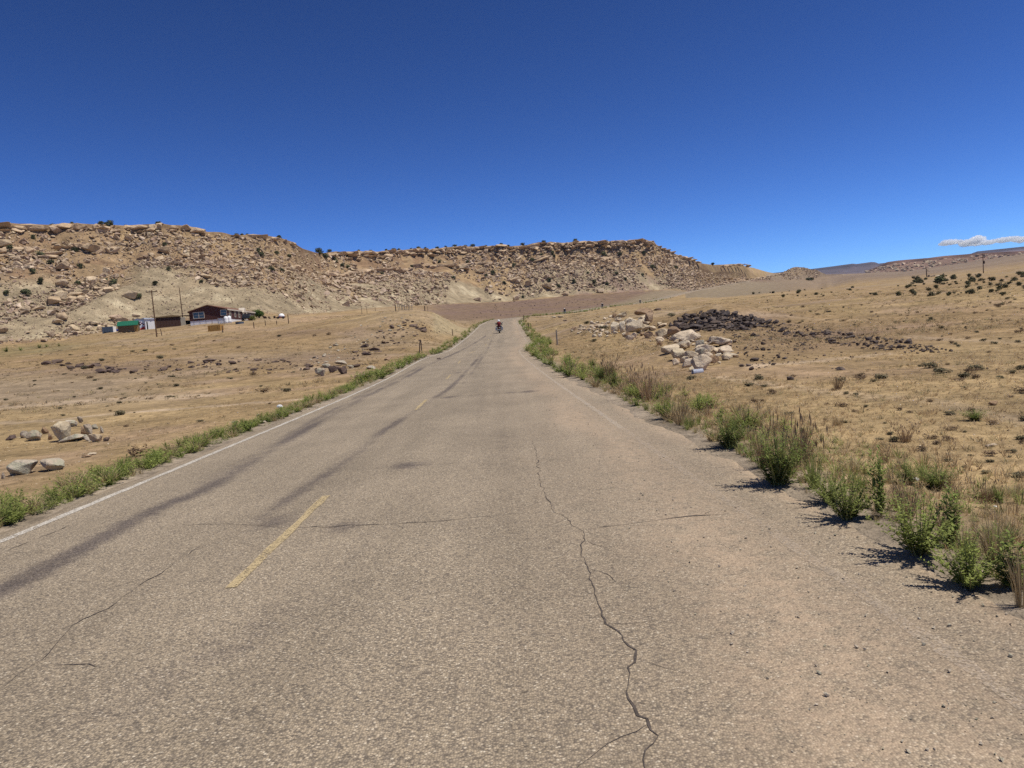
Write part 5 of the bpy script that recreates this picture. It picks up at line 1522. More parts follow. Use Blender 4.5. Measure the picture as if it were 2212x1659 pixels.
grass_field('dry_grass', 52000, lambda u: 1.8 + 35.5 * u ** 0.85, (5, 75), 0.025, 0.095, 1.6, STRAW, 'dry yellow grass beyond the gravel shoulder', 911,
            lambda x, y: 0.9 * np.exp(-((road_off(x, y) - HALF - 1.6) / 1.8) ** 2))
grass_field('dry_grass', 14000, lambda u: 6 + 34 * u ** 0.8, (-46, -8), 0.02, 0.08, 1.3, STRAW, 'thin dry grass on the field across the road', 912, lambda x, y: -0.02)
grass_field('dry_grass', 30000, lambda u: 34 * (190 / 34) ** u, (-46, 46), 0.06, 0.17, 1.5, STRAW + [(0.17, 0.125, 0.075), (0.21, 0.175, 0.095), (0.19, 0.14, 0.085)], 'sparse grass tufts over the wide flats', 913, lambda x, y: 0.0, 2.5)
def verge_straw(seed):
    rg = np.random.default_rng(seed); n = 3000
    y = 3.2 + 27 * rg.random(n) ** 1.2; d = HALF + 0.15 + 1.7 * rg.random(n) ** 1.2
    P = road_pt(d, y); z = land(P[:, 0], P[:, 1])[0]
    h = rg.uniform(0.05, 0.22, n) * (0.6 + 0.5 * sstep(-0.3, 0.4, fbm(P[:, 0] / 1.3, P[:, 1] / 1.3, 941, 2))); w = h * rg.uniform(0.5, 0.9, n)
    pal = np.array(STRAW); c = pal[rg.integers(0, len(pal), n)] * rg.uniform(0.8, 1.2, (n, 1))
    V, F, C = merge(TG, rg.integers(0, len(TG), n), rotz_scale(rg.uniform(0, 6.28, n), w, w, h), np.stack([P[:, 0], P[:, 1], z - 0.01], 1), c)
    tag(link('dry_grass', tri_mesh('dry_grass', V, F, [M['grass_attr']], {'tuftcol': C})), 'taller straw grass right behind the roadside weeds', None, None, 'stuff')
verge_straw(914)

# ------------------------------------------------------------------ posts and poles
M['post'] = plain('weathered_post', (0.085, 0.055, 0.038), 0.9, 0, 0.3, 20)
M['pole'] = plain('creosote_pole', (0.13, 0.072, 0.04), 0.9, 0, 0.25, 6)
M['grey_wood'] = plain('grey_wood', (0.22, 0.19, 0.16), 0.9, 0, 0.25, 12)
M['steel'] = plain('galvanised_steel', (0.55, 0.55, 0.55), 0.4, 0.8, 0.1, 5)
random.seed(19)
def post(x, ytop, ybot, label, group, rad=0.06, mat='post', lean=0.0, hmin=1.0):
    p = hit(x, ybot); k = math.hypot(p[0], p[1]) / FOC
    h = max((ybot - ytop) * k, 0.35)
    mb = MB().tube([(0, 0, -0.25), (lean * h * 0.5, 0, h * 0.5), (lean * h, 0.01, h)], [rad, rad * 0.95, rad * 0.85], 7)
    mb.lathe([(rad * 0.85, h), (0.001, h + rad * 0.25)], 7, 'z', (lean * h, 0.01, 0))
    o = mb.build('fence_post', M[mat], None, p)
    tag(o, label, 'fence post', group)
post(1204, 713, 745, 'tall grey fence post standing before the pale rubble', 'fence posts by the shoulder', 0.06, 'grey_wood')
post(1143, 697, 712, 'dark slanted fence post beside the shoulder, short of the crest', 'fence posts by the shoulder', 0.06, 'post', -0.08)
post(1130.5, 681, 693, 'dark fence post at the crest nearest the pavement', 'fence posts by the shoulder', 0.07, 'post', 0.12)
post(1141, 680, 689, 'thin fence post at the crest farther from the pavement', 'fence posts by the shoulder', 0.05)
post(905.5, 734, 763, 'slanted one of the two crossed posts by the far verge', 'crossed posts', 0.045, 'post', 0.16)
post(911, 735, 762, 'upright one of the two crossed posts by the far verge', 'crossed posts', 0.045, 'post', 0.02)
post(978, 711, 725, 'single thin post on the verge at the cut bank', 'fence posts by the far verge', 0.05)
for (x, a, b, lab) in [(782, 664, 678, 'first of the thick paired posts on the mound crest'), (793, 662, 676, 'second of the thick paired posts on the mound crest'), (811, 662, 672, 'thin post just past the thick pair on the mound crest'), (855, 658, 672, 'thin post before the grey picket row'),
                       (918, 661, 672, 'first of the two thin posts past the grey picket row'), (924, 662, 672, 'second of the two thin posts past the grey picket row')]:
    post(x, a, b, lab, 'posts on the mound crest', 0.075)
for j, x in enumerate([861, 864, 867, 870, 873, 876, 879, 882, 886, 890]):
    post(x, 658 + (j % 3), 670, 'thin grey picket in the row on the mound crest', 'grey picket row', 0.05, 'grey_wood', 0.05 * ((j * 7) % 5 - 2))
for (x, a, b, lab) in [(623.6, 680, 699, 'tallest yard post, beside the white dome'), (598, 693, 701, 'yard post next to the tallest one'), (573.6, 693, 703.5, 'yard post below the round green tree'), (549, 697, 709.5, 'yard post between the tree and the house front'),
                       (481.5, 705, 718.5, 'dark yard post beside the wooden crate')]:
    post(x, a, b, lab, 'yard fence posts', 0.08)
post(350, 712, 725, 'slanted guy post beside the utility pole with crossarm', None, 0.07, 'post', -0.12)

def pole_obj(x, ytop, ybot, rad, arm, label, extra=None):
    p = hit(x, ybot); k = math.hypot(p[0], p[1]) / FOC
    h = (ybot - ytop) * k
    o = empty('utility_pole', p)
    MB().tube([(0, 0, -0.6), (0, 0, h * 0.5), (0, 0, h)], [rad, rad * 0.85, rad * 0.65], 9).build('shaft', M['pole'], o)
    if arm:
        MB().box(-arm / 2, arm / 2, -0.06, 0.06, h - 0.35, h - 0.22).build('crossarm', M['pole'], o)
        for sx in (-0.45, -0.15, 0.45):
            MB().lathe([(0.03, h - 0.22), (0.06, h - 0.16), (0.06, h - 0.1), (0.03, h - 0.04), (0.001, h - 0.02)], 8, 'z', (sx * arm, 0, 0)).build('insulator', M['grey_wood'], o)
    if extra == 'transformer':
        MB().lathe([(0.001, h * 0.48), (0.32, h * 0.485), (0.32, h * 0.62), (0.1, h * 0.64), (0.001, h * 0.65)], 12, 'z', (0.38, -0.1, 0)).build('transformer', M['post'], o)
        MB().box(-0.8, 0.8, -0.05, 0.05, h * 0.8, h * 0.83).build('crossarm', M['pole'], o)
    o['h'] = h
    return tag(o, label, 'utility pole')
pl1 = pole_obj(339, 637, 728, 0.12, 2.0, 'tall utility pole with a T crossarm before the sheds')
pl2 = pole_obj(396.5, 629, 702, 0.12, 0, 'plain utility pole without crossarm beside the brown house')
pl3 = pole_obj(2124.5, 555, 590.5, 0.2, 1.6, 'distant utility pole with a transformer on the plain', 'transformer')

# ------------------------------------------------------------------ the house and its yard
M['maroon'] = plain('maroon_siding', (0.078, 0.03, 0.023), 0.8, 0, 0.1, 2)
M['maroon_side'] = M['maroon']
M['shingle'] = plain('brown_shingle', (0.19, 0.095, 0.06), 0.95, 0, 0.2, 6)
M['trim'] = plain('cream_trim', (0.55, 0.48, 0.38), 0.7, 0, 0.08)
M['white'] = plain('white_board', (0.74, 0.73, 0.72), 0.7, 0, 0.06)
M['glass'] = plain('window_glass', (0.035, 0.05, 0.065), 0.12, 0, 0.2, 2, 0.6)
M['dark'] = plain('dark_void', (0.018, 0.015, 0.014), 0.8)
M['shed_brown'] = plain('brown_sheet', (0.055, 0.026, 0.018), 0.75, 0, 0.15, 3)
M['green_roof'] = plain('green_metal', (0.015, 0.12, 0.065), 0.45, 0, 0.1, 3, 0.4)
M['tan_wall'] = plain('tan_wall', (0.17, 0.115, 0.055), 0.85)
M['red'] = plain('red_paint', (0.42, 0.025, 0.02), 0.7)
M['check_red'] = plain('dark_red_square', (0.16, 0.012, 0.02), 0.8)
M['pale_blue'] = plain('pale_blue_white', (0.62, 0.67, 0.74), 0.7, 0, 0.08)
M['slate'] = plain('slate_blue_panel', (0.075, 0.10, 0.135), 0.6)
M['blue'] = plain('blue_tarp', (0.03, 0.07, 0.42), 0.6)
M['concrete'] = plain('concrete_panel', (0.33, 0.30, 0.24), 0.9, 0, 0.15)
M['plywood'] = plain('plywood', (0.36, 0.20, 0.055), 0.8, 0, 0.15, 3)
M['black'] = plain('black_rubber', (0.02, 0.02, 0.021), 0.7)
M['bright_white'] = plain('white_plastic', (0.82, 0.82, 0.8), 0.45, 0, 0.03)

# mobile home: local x along the gable end, y along the ridge (away), z up
c = hit(452, 699.0)
az_h = math.atan2(c[0], c[1])
K = math.hypot(c[0], c[1]) / 165.0
W, L, EAVE, RIDGE, SK = 7.6 * K, 22 * K, 2.6 * K, 3.65 * K, 0.68 * K
home = empty('mobile_home', c, -az_h - math.radians(17.0))
tag(home, 'maroon mobile home with brown roof and white skirting', 'house')
hx = W / 2
home.location.z = float(c[2]) + 0.1
MB().prism([(-hx, SK), (hx, SK), (hx, EAVE), (0, RIDGE), (-hx, EAVE)], 0, L).build('wall', M['maroon'], home)
def roof_slab(sgn):
    mb = MB(); t = 0.14; ov = 0.2
    sl = (RIDGE - EAVE) / hx
    a = (0, RIDGE + 0.02); b = (sgn * (hx + ov), EAVE - sl * ov + 0.02)
    pts = [a, b, (b[0], b[1] + t), (0, RIDGE + t + 0.02)]
    mb.prism(pts, -0.3, L + 0.3).build('roof', M['shingle'], home)
roof_slab(1); roof_slab(-1)
for sgn in (1, -1):
    b = sgn * (hx + 0.21)
    MB().box(min(b, b + 0.05 * sgn), max(b, b + 0.05 * sgn), -0.31, L + 0.31, EAVE - 0.22, EAVE + 0.06).build('gutter', M['trim'], home)
sk = MB().box(-hx + 0.05, hx - 0.05, 0.06, L - 0.05, -0.9, SK - 0.005).build('skirting', M['white'], home)
for x in np.linspace(-hx + 0.8, hx - 0.8, 6):
    MB().box(x - 0.03, x + 0.03, 0.035, 0.055, -0.8, SK - 0.03).build('batten', M['grey_wood'], sk)
def window(face, u, z, w, h, panes=2, bars=1):
    """a framed window; face 'gable' lies at y = 0, 'side' at x = +hx"""
    t = 0.1
    def bx(mb, u0, u1, z0, z1, d0, d1):
        if face == 'gable': mb.box(u0, u1, -d1, -d0, z0, z1)
        else: mb.box(hx + d0, hx + d1, u0, u1, z0, z1)
        return mb
    root = bx(MB(), u - w / 2, u + w / 2, z - h / 2, z + h / 2, -0.02, 0.02).build('window', M['glass'], home)
    fr = MB()
    bx(fr, u - w / 2 - t, u + w / 2 + t, z + h / 2, z + h / 2 + t, 0.005, 0.07); bx(fr, u - w / 2 - t, u + w / 2 + t, z - h / 2 - t, z - h / 2, 0.005, 0.07)
    bx(fr, u - w / 2 - t, u - w / 2, z - h / 2, z + h / 2, 0.005, 0.07); bx(fr, u + w / 2, u + w / 2 + t, z - h / 2, z + h / 2, 0.005, 0.07)
    fr.build('frame', M['trim'], root)
    for j in range(1, panes):
        x = u - w / 2 + w * j / panes
        bx(MB(), x - 0.05, x + 0.05, z - h / 2, z + h / 2, 0.021, 0.06).build('mullion', M['trim'], root)
    for j in range(panes):
        a = u - w / 2 + w * j / panes + 0.06; b = u - w / 2 + w * (j + 1) / panes - 0.06
        bx(MB(), a, b, z - 0.03, z + 0.03, 0.022, 0.05).build('rail', M['trim'], root)
window('gable', -hx + W * 0.25, SK + 0.50 * (EAVE - SK) + 0.15, 2.1 * K, 1.15 * K, 2)
window('gable', hx - 0.09 * W, SK + 0.60 * (EAVE - SK) + 0.1, 1.1 * K, 1.05 * K, 1)
for (u, w, h) in ((0.09, 1.2, 1.15), (0.26, 0.9, 1.35), (0.40, 1.0, 1.35), (0.72, 1.3, 1.25), (0.91, 1.2, 1.15)):
    window('side', L * u, SK + 0.58 * (EAVE - SK), w * K, h * K * 0.95, 1)
# dormer-like entry porch with a tall paned window
pw = 2.6 * K; pu = L * 0.55
def side_prism(poly, x0, x1):
    n = len(poly); mb = MB()
    vs = [(x0, a, b) for a, b in poly] + [(x1, a, b) for a, b in poly]
    return mb.add(vs, [tuple(range(n)), tuple(reversed(range(n, 2 * n)))] + [(i, i + n, (i + 1) % n + n, (i + 1) % n) for i in range(n)])
porch = side_prism([(pu - pw / 2, EAVE - 0.35), (pu + pw / 2, EAVE - 0.35), (pu, EAVE + 0.7 * K)], hx - 0.8, hx + 0.55).build('porch_gable', M['trim'], home)
for d in (-1, 1):
    MB().box(hx + 0.38, hx + 0.54, pu + d * pw * 0.45 - 0.12, pu + d * pw * 0.45 + 0.12, 0.0, EAVE - 0.34).build('porch_post', M['trim'], home)
window('side', pu, SK + 0.55 * (EAVE - SK), 1.5 * K, 1.5 * K, 2)
MB().box(hx + 0.06, hx + 1.1, pu - 2.2, pu + 2.2, -0.6, SK * 0.8).build('porch_deck', M['white'], home)
MB().box(hx + 1.12, hx + 1.3, pu + 0.3, pu + 1.7, 0.25, 0.95).build('planter', M['red'], home)

def yard(px, py, r=None):
    return hit(px, py) if r is None else at(px, py, r)
def kk(p): return math.hypot(p[0], p[1]) / FOC
def face_rz(p, extra=0.0): return -math.atan2(p[0], p[1]) + math.radians(extra)

# fence panels and tanks in front of the skirting
p = yard(478, 700.5); k = kk(p)
o = empty('yard_gate', p, face_rz(p)); tag(o, 'grey wire gate leaning before the white skirting', 'gate')
for x in (-5.5, 5.5): MB().tube([(x * k, 0, -0.2), (x * k, 0, 13 * k)], 0.05, 6).build('post', M['grey_wood'], o)
MB().box(-5.4 * k, 5.4 * k, -0.02, 0.02, 11.5 * k, 12.2 * k).build('rail', M['steel'], o)
MB().box(-5.4 * k, 5.4 * k, -0.02, 0.02, 2 * k, 2.6 * k).build('rail', M['steel'], o)
for x in np.linspace(-4.6, 4.6, 8): MB().tube([(x * k, 0, 2 * k), (x * k, 0, 12 * k)], 0.018, 5).build('bar', M['steel'], o)
for (x, y, lab) in ((489, 698.5, 'white water tank nearest the wire gate'), (496, 697.5, 'white water tank beside the house corner')):
    p = yard(x, y); k = kk(p); rr = 4 * k; hh = 14 * k
    o = empty('water_tank', p); tag(o, lab, 'tank', 'white tanks by the house')
    MB().lathe([(0.001, -0.1), (rr, -0.1), (rr * 1.03, hh * 0.3), (rr, hh * 0.33), (rr * 1.03, hh * 0.6), (rr, hh * 0.86), (rr * 0.5, hh), (0.001, hh)], 18).build('body', M['bright_white'], o, smooth_shade=True)
    MB().lathe([(rr * 0.25, hh * 0.98), (rr * 0.25, hh * 1.05), (0.001, hh * 1.05)], 12).build('lid', M['steel'], o)
# crate
p = yard(463, 715.5); k = kk(p); o = empty('wooden_crate', p, face_rz(p, -22)); tag(o, 'yellow-brown wooden crate with one open dark end on the slope', 'crate')
w2, h2 = 12.5 * k, 11.5 * k
MB().box(-w2, w2, 0, 0.06, -0.15, h2).build('side_panel', M['plywood'], o)
MB().box(-w2, w2, 1.5, 1.56, -0.15, h2).build('side_panel', M['plywood'], o)
MB().box(-w2, w2, 0.0, 1.56, h2 + 0.004, h2 + 0.06).build('lid', M['plywood'], o)
MB().box(w2 - 0.06, w2 - 0.003, 0.063, 1.497, -0.15, h2 - 0.003).build('end_panel', M['plywood'], o)
MB().box(-w2 * 0.75, w2 - 0.07, 0.07, 1.49, -0.1, h2 * 0.9).build('dark_fill', M['dark'], o)  # near-black block fills the crate and darkens its open end
for x in (-0.3, 0.35): MB().box(x * 2 * w2 - 0.06, x * 2 * w2 + 0.06, -0.03, -0.003, -0.1, h2 - 0.02).build('batten', M['plywood'], o)
# brown shed, side door panel and lean-to
p = yard(361, 707); k = kk(p); o = empty('brown_shed', p, face_rz(p, 6)); tag(o, 'long dark brown sheet-metal shed beside the mobile home', 'shed')
w2, h2 = 25.5 * k, 19.5 * k
MB().box(-w2, w2, 0, 4.5, -0.6, h2).build('wall', M['shed_brown'], o)
MB().prism([(-w2 - 0.2, h2 + 0.003), (w2 + 0.25, h2 + 0.003), (w2 + 0.25, h2 + 0.12), (w2 * 0.45, h2 + 0.42), (-w2 - 0.2, h2 + 0.1)], -0.25, 4.8).build('roof', M['tan_wall'], o)
for x in np.linspace(-w2 + 0.5, w2 - 0.5, 9): MB().box(x - 0.04, x + 0.04, -0.03, -0.002, -0.4, h2 - 0.05).build('seam', M['shed_brown'], o)
MB().box(w2 + 0.003, w2 + 9 * k, 0.05, 0.2, -0.5, h2 * 0.92).build('door', M['concrete'], o)
MB().box(w2 * 0.8, w2 + 29 * k, 0.4, 3.6, h2 + 0.13, h2 + 0.24).build('carport_roof', M['shed_brown'], o)
MB().tube([(w2 + 26 * k, 0.5, -0.4), (w2 + 26 * k, 0.5, h2 + 0.1)], 0.07, 6).build('carport_post', M['pole'], o)
MB().box(w2 + 10 * k, w2 + 27 * k, 2.9, 3.1, -0.4, h2 * 0.62).build('back_fence', M['dark'], o)
# checkered white shed
p = yard(306, 712.5); k = kk(p); o = empty('mural_shed', p, face_rz(p, 8)); tag(o, 'white shed painted with dark red checks and a red triangle', 'shed')
w2 = 11.5 * k; h2 = 22 * k
MB().prism([(-w2, -0.5), (w2, -0.5), (w2, h2 * 0.78), (-w2 * 0.45, h2), (-w2, h2 * 0.9)], 0, 4.2).build('wall', M['pale_blue'], o)
sq = w2 * 0.27
for j in range(5):
    for i in range(3):
        if (i + j) % 2 == 0 and (i + j) < 6:
            x = -w2 * 0.8 + j * sq; z = h2 * 0.42 + i * sq * 0.75
            MB().box(x, x + sq, -0.022, -0.003, z, z + sq * 0.72).build('red_check', M['check_red'], o)
MB().prism([(-w2 * 0.7, 0.0), (w2 * 0.95, 0.0), (w2 * 0.95, h2 * 0.42)], -0.024, -0.004).build('red_triangle', M['red'], o)
MB().box(-w2, w2 * 0.9, -0.02, -0.004, h2 * 0.25, h2 * 0.275).build('stripe', M['slate'], o)
MB().prism([(-w2 - 0.1, h2 * 0.9 - 0.1), (-w2 * 0.45, h2 + 0.003), (w2 + 0.12, h2 * 0.78 + 0.0), (w2 + 0.12, h2 * 0.78 + 0.09), (-w2 * 0.45, h2 + 0.1), (-w2 - 0.1, h2 * 0.9)], -0.15, 4.35).build('roof', M['grey_wood'], o)
p = yard(326, 711); k = kk(p); o = empty('white_shed', p, face_rz(p, 14)); tag(o, 'plain white shed with a narrow dark door beside the checkered one', 'shed')
w2 = 9 * k; h2 = 20 * k
MB().box(-w2, w2, 0, 3.6, -0.5, h2).build('wall', M['white'], o)
MB().box(-w2 * 0.75, -w2 * 0.5, -0.02, 0.01, 0.0, h2 * 0.72).build('door', M['dark'], o)
MB().box(-w2 * 0.78, -w2 * 0.47, -0.03, -0.021, h2 * 0.722, h2 * 0.76).build('lintel', M['trim'], o)
MB().box(w2 * 0.1, w2 * 0.25, -0.02, 0.01, h2 * 0.72, h2 * 0.79).build('vent', M['dark'], o)
MB().prism([(-w2 - 0.15, h2 + 0.003), (w2 + 0.15, h2 + 0.003), (w2 + 0.15, h2 + 0.08), (-w2 - 0.15, h2 + 0.3)], -0.2, 3.8).build('roof', M['pale_blue'], o)
# green-roofed shed
p = yard(277, 717.5); k = kk(p); o = empty('green_roof_shed', p, face_rz(p, -8)); tag(o, 'tan shed with a green sloping metal roof', 'shed')
w2 = 17 * k; h2 = 13 * k; h3 = 21 * k
MB().box(-w2, w2, 0, 3.4, -0.5, h2).build('wall', M['tan_wall'], o)
MB().add([(-w2 - 0.15, -0.35, h2 - 0.1), (w2 + 0.15, -0.35, h2 - 0.1), (w2 + 0.15, 1.7, h3), (-w2 - 0.15, 1.7, h3), (-w2 - 0.15, -0.35, h2), (w2 + 0.15, -0.35, h2), (w2 + 0.15, 1.7, h3 + 0.1), (-w2 - 0.15, 1.7, h3 + 0.1)],
         [(0, 3, 2, 1), (4, 5, 6, 7), (0, 1, 5, 4), (2, 3, 7, 6), (0, 4, 7, 3), (1, 2, 6, 5)]).build('roof', M['green_roof'], o)
MB().add([(-w2 - 0.15, 1.72, h3), (w2 + 0.15, 1.72, h3), (w2 + 0.15, 3.7, h2 - 0.1), (-w2 - 0.15, 3.7, h2 - 0.1), (-w2 - 0.15, 1.72, h3 + 0.1), (w2 + 0.15, 1.72, h3 + 0.1), (w2 + 0.15, 3.7, h2), (-w2 - 0.15, 3.7, h2)],
         [(0, 3, 2, 1), (4, 5, 6, 7), (0, 1, 5, 4), (2, 3, 7, 6), (0, 4, 7, 3), (1, 2, 6, 5)]).build('roof', M['green_roof'], o)
for x in np.linspace(-w2, w2, 10):
    MB().add([(x - 0.03, -0.36, h2 + 0.003), (x + 0.03, -0.36, h2 + 0.003), (x + 0.03, 1.7, h3 + 0.103), (x - 0.03, 1.7, h3 + 0.103), (x, -0.36, h2 + 0.06), (x, 1.7, h3 + 0.16)], [(0, 1, 4), (1, 2, 5, 4), (2, 3, 5), (3, 0, 4, 5)]).build('roof_seam', M['green_roof'], o)
for x in (-w2 + 0.1, w2 - 0.1):
    MB().prism([(x - 0.06, h2 + 0.003), (x + 0.06, h2 + 0.003), (x + 0.06, h2 + 0.4), (x - 0.06, h2 + 0.4)], 1.2, 2.2).build('gable_end', M['tan_wall'], o)
MB().box(w2 * 0.62, w2 + 0.02, -0.03, -0.002, -0.4, h2 - 0.16).build('door', M['plywood'], o)
# slate blue trailer box
p = yard(233, 719); k = kk(p); o = empty('trailer_box', p, face_rz(p, -18)); tag(o, 'slate blue box trailer with a white end', 'trailer')
w2 = 9.5 * k; h2 = 11.5 * k
MB().box(-w2, w2, 0, 1.9, -0.1, h2).build('body', M['slate'], o)
MB().box(w2 + 0.003, w2 + 0.08, 0.05, 1.85, 0.0, h2 * 0.98).build('end_panel', M['bright_white'], o)
for x in (-w2 * 0.4, w2 * 0.4): MB().lathe([(0.001, -0.09), (0.3, -0.09), (0.3, 0.09), (0.001, 0.09)], 14, 'y', (x, -0.12, -0.05)).build('wheel', M['black'], o)
for x in (-w2 * 0.5, 0, w2 * 0.5): MB().box(x - 0.03, x + 0.03, -0.03, -0.002, 0.0, h2 - 0.05).build('rib', M['slate'], o)
# heap by the green shed
p = yard(255, 715.5); k = kk(p)
o = rock('tarp_bundle', BROWN[0], p, 8 * k, 5 * k, 'bright blue tarp bundle beside the green-roofed shed', 'tarp', None); o.data = o.data.copy(); o.data.materials.clear(); o.data.materials.append(M['blue'])
p = yard(263, 717); k = kk(p); o = empty('board_stack', p, face_rz(p)); tag(o, 'pale boards lying beside the blue tarp', 'boards')
for j in range(4): MB().box(-6 * k, 6 * k, j * 0.22, j * 0.22 + 0.2, -0.05 + 0.02 * j, 0.3 + 0.05 * j).build('board', M['trim'], o)
p = yard(276, 718.5); k = kk(p)
for j, (dx, s_) in enumerate(((-6, 7), (3, 9), (11, 6))):
    q_ = p + np.array([dx * k, 0, 0]); o = rock('scrap_heap', LDARK[j], q_, s_ * k, s_ * k * 0.45, ['small dark scrap heap nearest the pale boards', 'dark scrap heap before the green-roofed shed', 'dark scrap heap by the plywood door'][j], 'scrap', 'scrap by the green-roofed shed')
    o.data = o.data.copy(); o.data.materials.clear(); o.data.materials.append(M['dark'])
# dark vehicle parked at the end of the house
def car(px, py, label, cat, mat, length=4.6, hh=1.75, rz=0):
    p = yard(px, py); o = empty('parked_pickup', p, face_rz(p, rz)); tag(o, label, cat)
    l = length / 2
    MB().prism([(-l, 0.45), (-l, 1.0), (-l * 0.45, 1.05), (-l * 0.3, hh), (l * 0.35, hh), (l * 0.45, 1.05), (l, 0.98), (l, 0.45)], -0.85, 0.85).build('body', M[mat], o, bevel=0.06)
    for x in (-l * 0.62, l * 0.62):
        for y in (-0.87, 0.87):
            w_ = MB().lathe([(0.2, -0.11), (0.36, -0.11), (0.36, 0.11), (0.2, 0.11)], 16, 'y', (x, y, 0.34)).build('wheel', M['black'], o)
            MB().lathe([(0.001, -0.1), (0.2, -0.1), (0.2, 0.1), (0.001, 0.1)], 12, 'y', (x, y, 0.34)).build('rim', M['steel'], w_)
    MB().prism([(-l * 0.36, 1.1), (-l * 0.27, hh - 0.12), (l * 0.3, hh - 0.12), (l * 0.36, 1.1)], -0.866, -0.853).build('side_window', M['glass'], o)
M['black_paint'] = plain('black_paint', (0.02, 0.02, 0.022), 0.35, 0, 0.1, 3, 0.5)
car(534, 692.5, 'black pickup parked at the end of the mobile home', 'pickup', 'black_paint', 2.6, 1.5, 80)
# propane dome on a low trailer
p = yard(606.5, 688.5); k = kk(p); o = empty('dome_trailer', p, face_rz(p)); tag(o, 'low dark red flatbed trailer carrying the white dome', 'trailer')
MB().box(-9.5 * k, 9.5 * k, 0, 1.6, 0.25, 0.45).build('deck', M['check_red'], o)
for x in (-5 * k, 5 * k): MB().lathe([(0.001, -0.1), (0.3, -0.1), (0.3, 0.1), (0.001, 0.1)], 14, 'y', (x, -0.1, 0.25)).build('wheel', M['black'], o)
MB().tube([(-9.5 * k, 0.8, 0.35), (-13 * k, 0.8, 0.25)], 0.05, 6).build('tow_bar', M['black'], o)
rr = 6.2 * k
ob = MB().lathe([(0.001, rr * 1.15)] + [(rr * math.sin(t), rr * 0.15 + rr * math.cos(t)) for t in np.linspace(0.15, 1.57, 9)] + [(rr * 0.95, 0.0), (0.001, 0.0)], 22).build('white_dome', M['bright_white'], None, p + np.array([0, 0.8, 0.455]), smooth_shade=True)
tag(ob, 'round white dome standing on the low flatbed trailer', 'dome')
# small things near the tree
for (x, y, w_, lab) in ((572, 688, 9, 'dark wire cage beside the round green tree'), (582, 688.5, 7, 'dark barrel lying past the wire cage'), (593, 687.5, 7, 'grey brush heap next to the white dome trailer')):
    p = yard(x, y); k = kk(p); o = rock('yard_clutter', GREY[(x * 3) % 8], p, w_ * k, 6 * k, lab, 'clutter'); o.data = o.data.copy(); o.data.materials.clear(); o.data.materials.append(M['post'])
p = yard(518, 699.5); k = kk(p); o = empty('stock_trough', p, face_rz(p)); tag(o, 'low grey oval trough on the ground before the porch', 'trough')
MB().lathe([(0.001, -0.05), (8 * k, -0.05), (8.3 * k, 0.42), (7.9 * k, 0.42), (7.7 * k, 0.1), (0.001, 0.1)], 20).build('basin', M['slate'], o)
# trees by the house
def small_tree(px, py, wpx, hpx, label, seed, leafm):
    p = yard(px, py); k = kk(p); w_, h_ = wpx * k, hpx * k
    o = empty('yard_tree', p); tag(o, label, 'tree', 'green trees in the yard')
    mb = MB(); rg = np.random.default_rng(seed)
    for j in range(5):
        a = j * 1.3; l = 0.28 * w_
        mb.tube([(0, 0, -0.2), (math.cos(a) * l * 0.3, math.sin(a) * l * 0.3, h_ * 0.35), (math.cos(a) * l, math.sin(a) * l, h_ * 0.75)], [0.12, 0.08, 0.03], 6)
    mb.build('trunk', M['bark'], o)
    V, F = crown(seed, 1500, leaf=0.045, h=0.95, base=0.1, lobes=14)
    V = V * np.array([w_, w_, h_])
    link('crown', tri_mesh('crown', V, F, [leafm]), o)
small_tree(560, 687, 30, 20, 'wide dark green tree behind the parked pickup', 951, M['cottonwood'])
small_tree(545, 692.5, 17, 13, 'round light green bush tree in front of the wide one', 952, M['weed'])

# derelict windmill-like mast and wood pile on the plain
p = yard(2002, 598); k = kk(p); o = empty('broken_mast', p, face_rz(p)); tag(o, 'broken dark mast leaning over a scrap pile on the plain', 'mast')
h_ = 21 * k
MB().tube([(0, 0, -0.3), (-0.1, 0, h_ * 0.6), (-1.2 * k, 0, h_)], [0.28, 0.2, 0.07], 7).build('trunk', M['post'], o)
MB().tube([(-0.1, 0, h_ * 0.5), (2 * k, 0, h_ * 0.55), (5 * k, 0, h_ * 0.42)], [0.16, 0.14, 0.06], 6).build('limb', M['post'], o)
MB().tube([(-0.1, 0, h_ * 0.7), (2.2 * k, 0, h_ * 0.6)], [0.12, 0.05], 6).build('limb', M['post'], o)
p2 = yard(2008, 598.5)
for j, (dx, w_, h2, mm, lab) in enumerate(((-2, 5, 5, DARK[0], 'dark scrap lump at the foot of the broken mast'), (6, 9, 2.6, DARK[1], 'dark timber heap beside the broken mast'), (16, 12, 2.4, GREY[2], 'pale timber heap trailing from the broken mast'))):
    rock('scrap_pile', mm, p2 + np.array([dx * k, 0, 0]), w_ * k, h2 * k, lab, 'scrap', 'scrap by the broken mast')

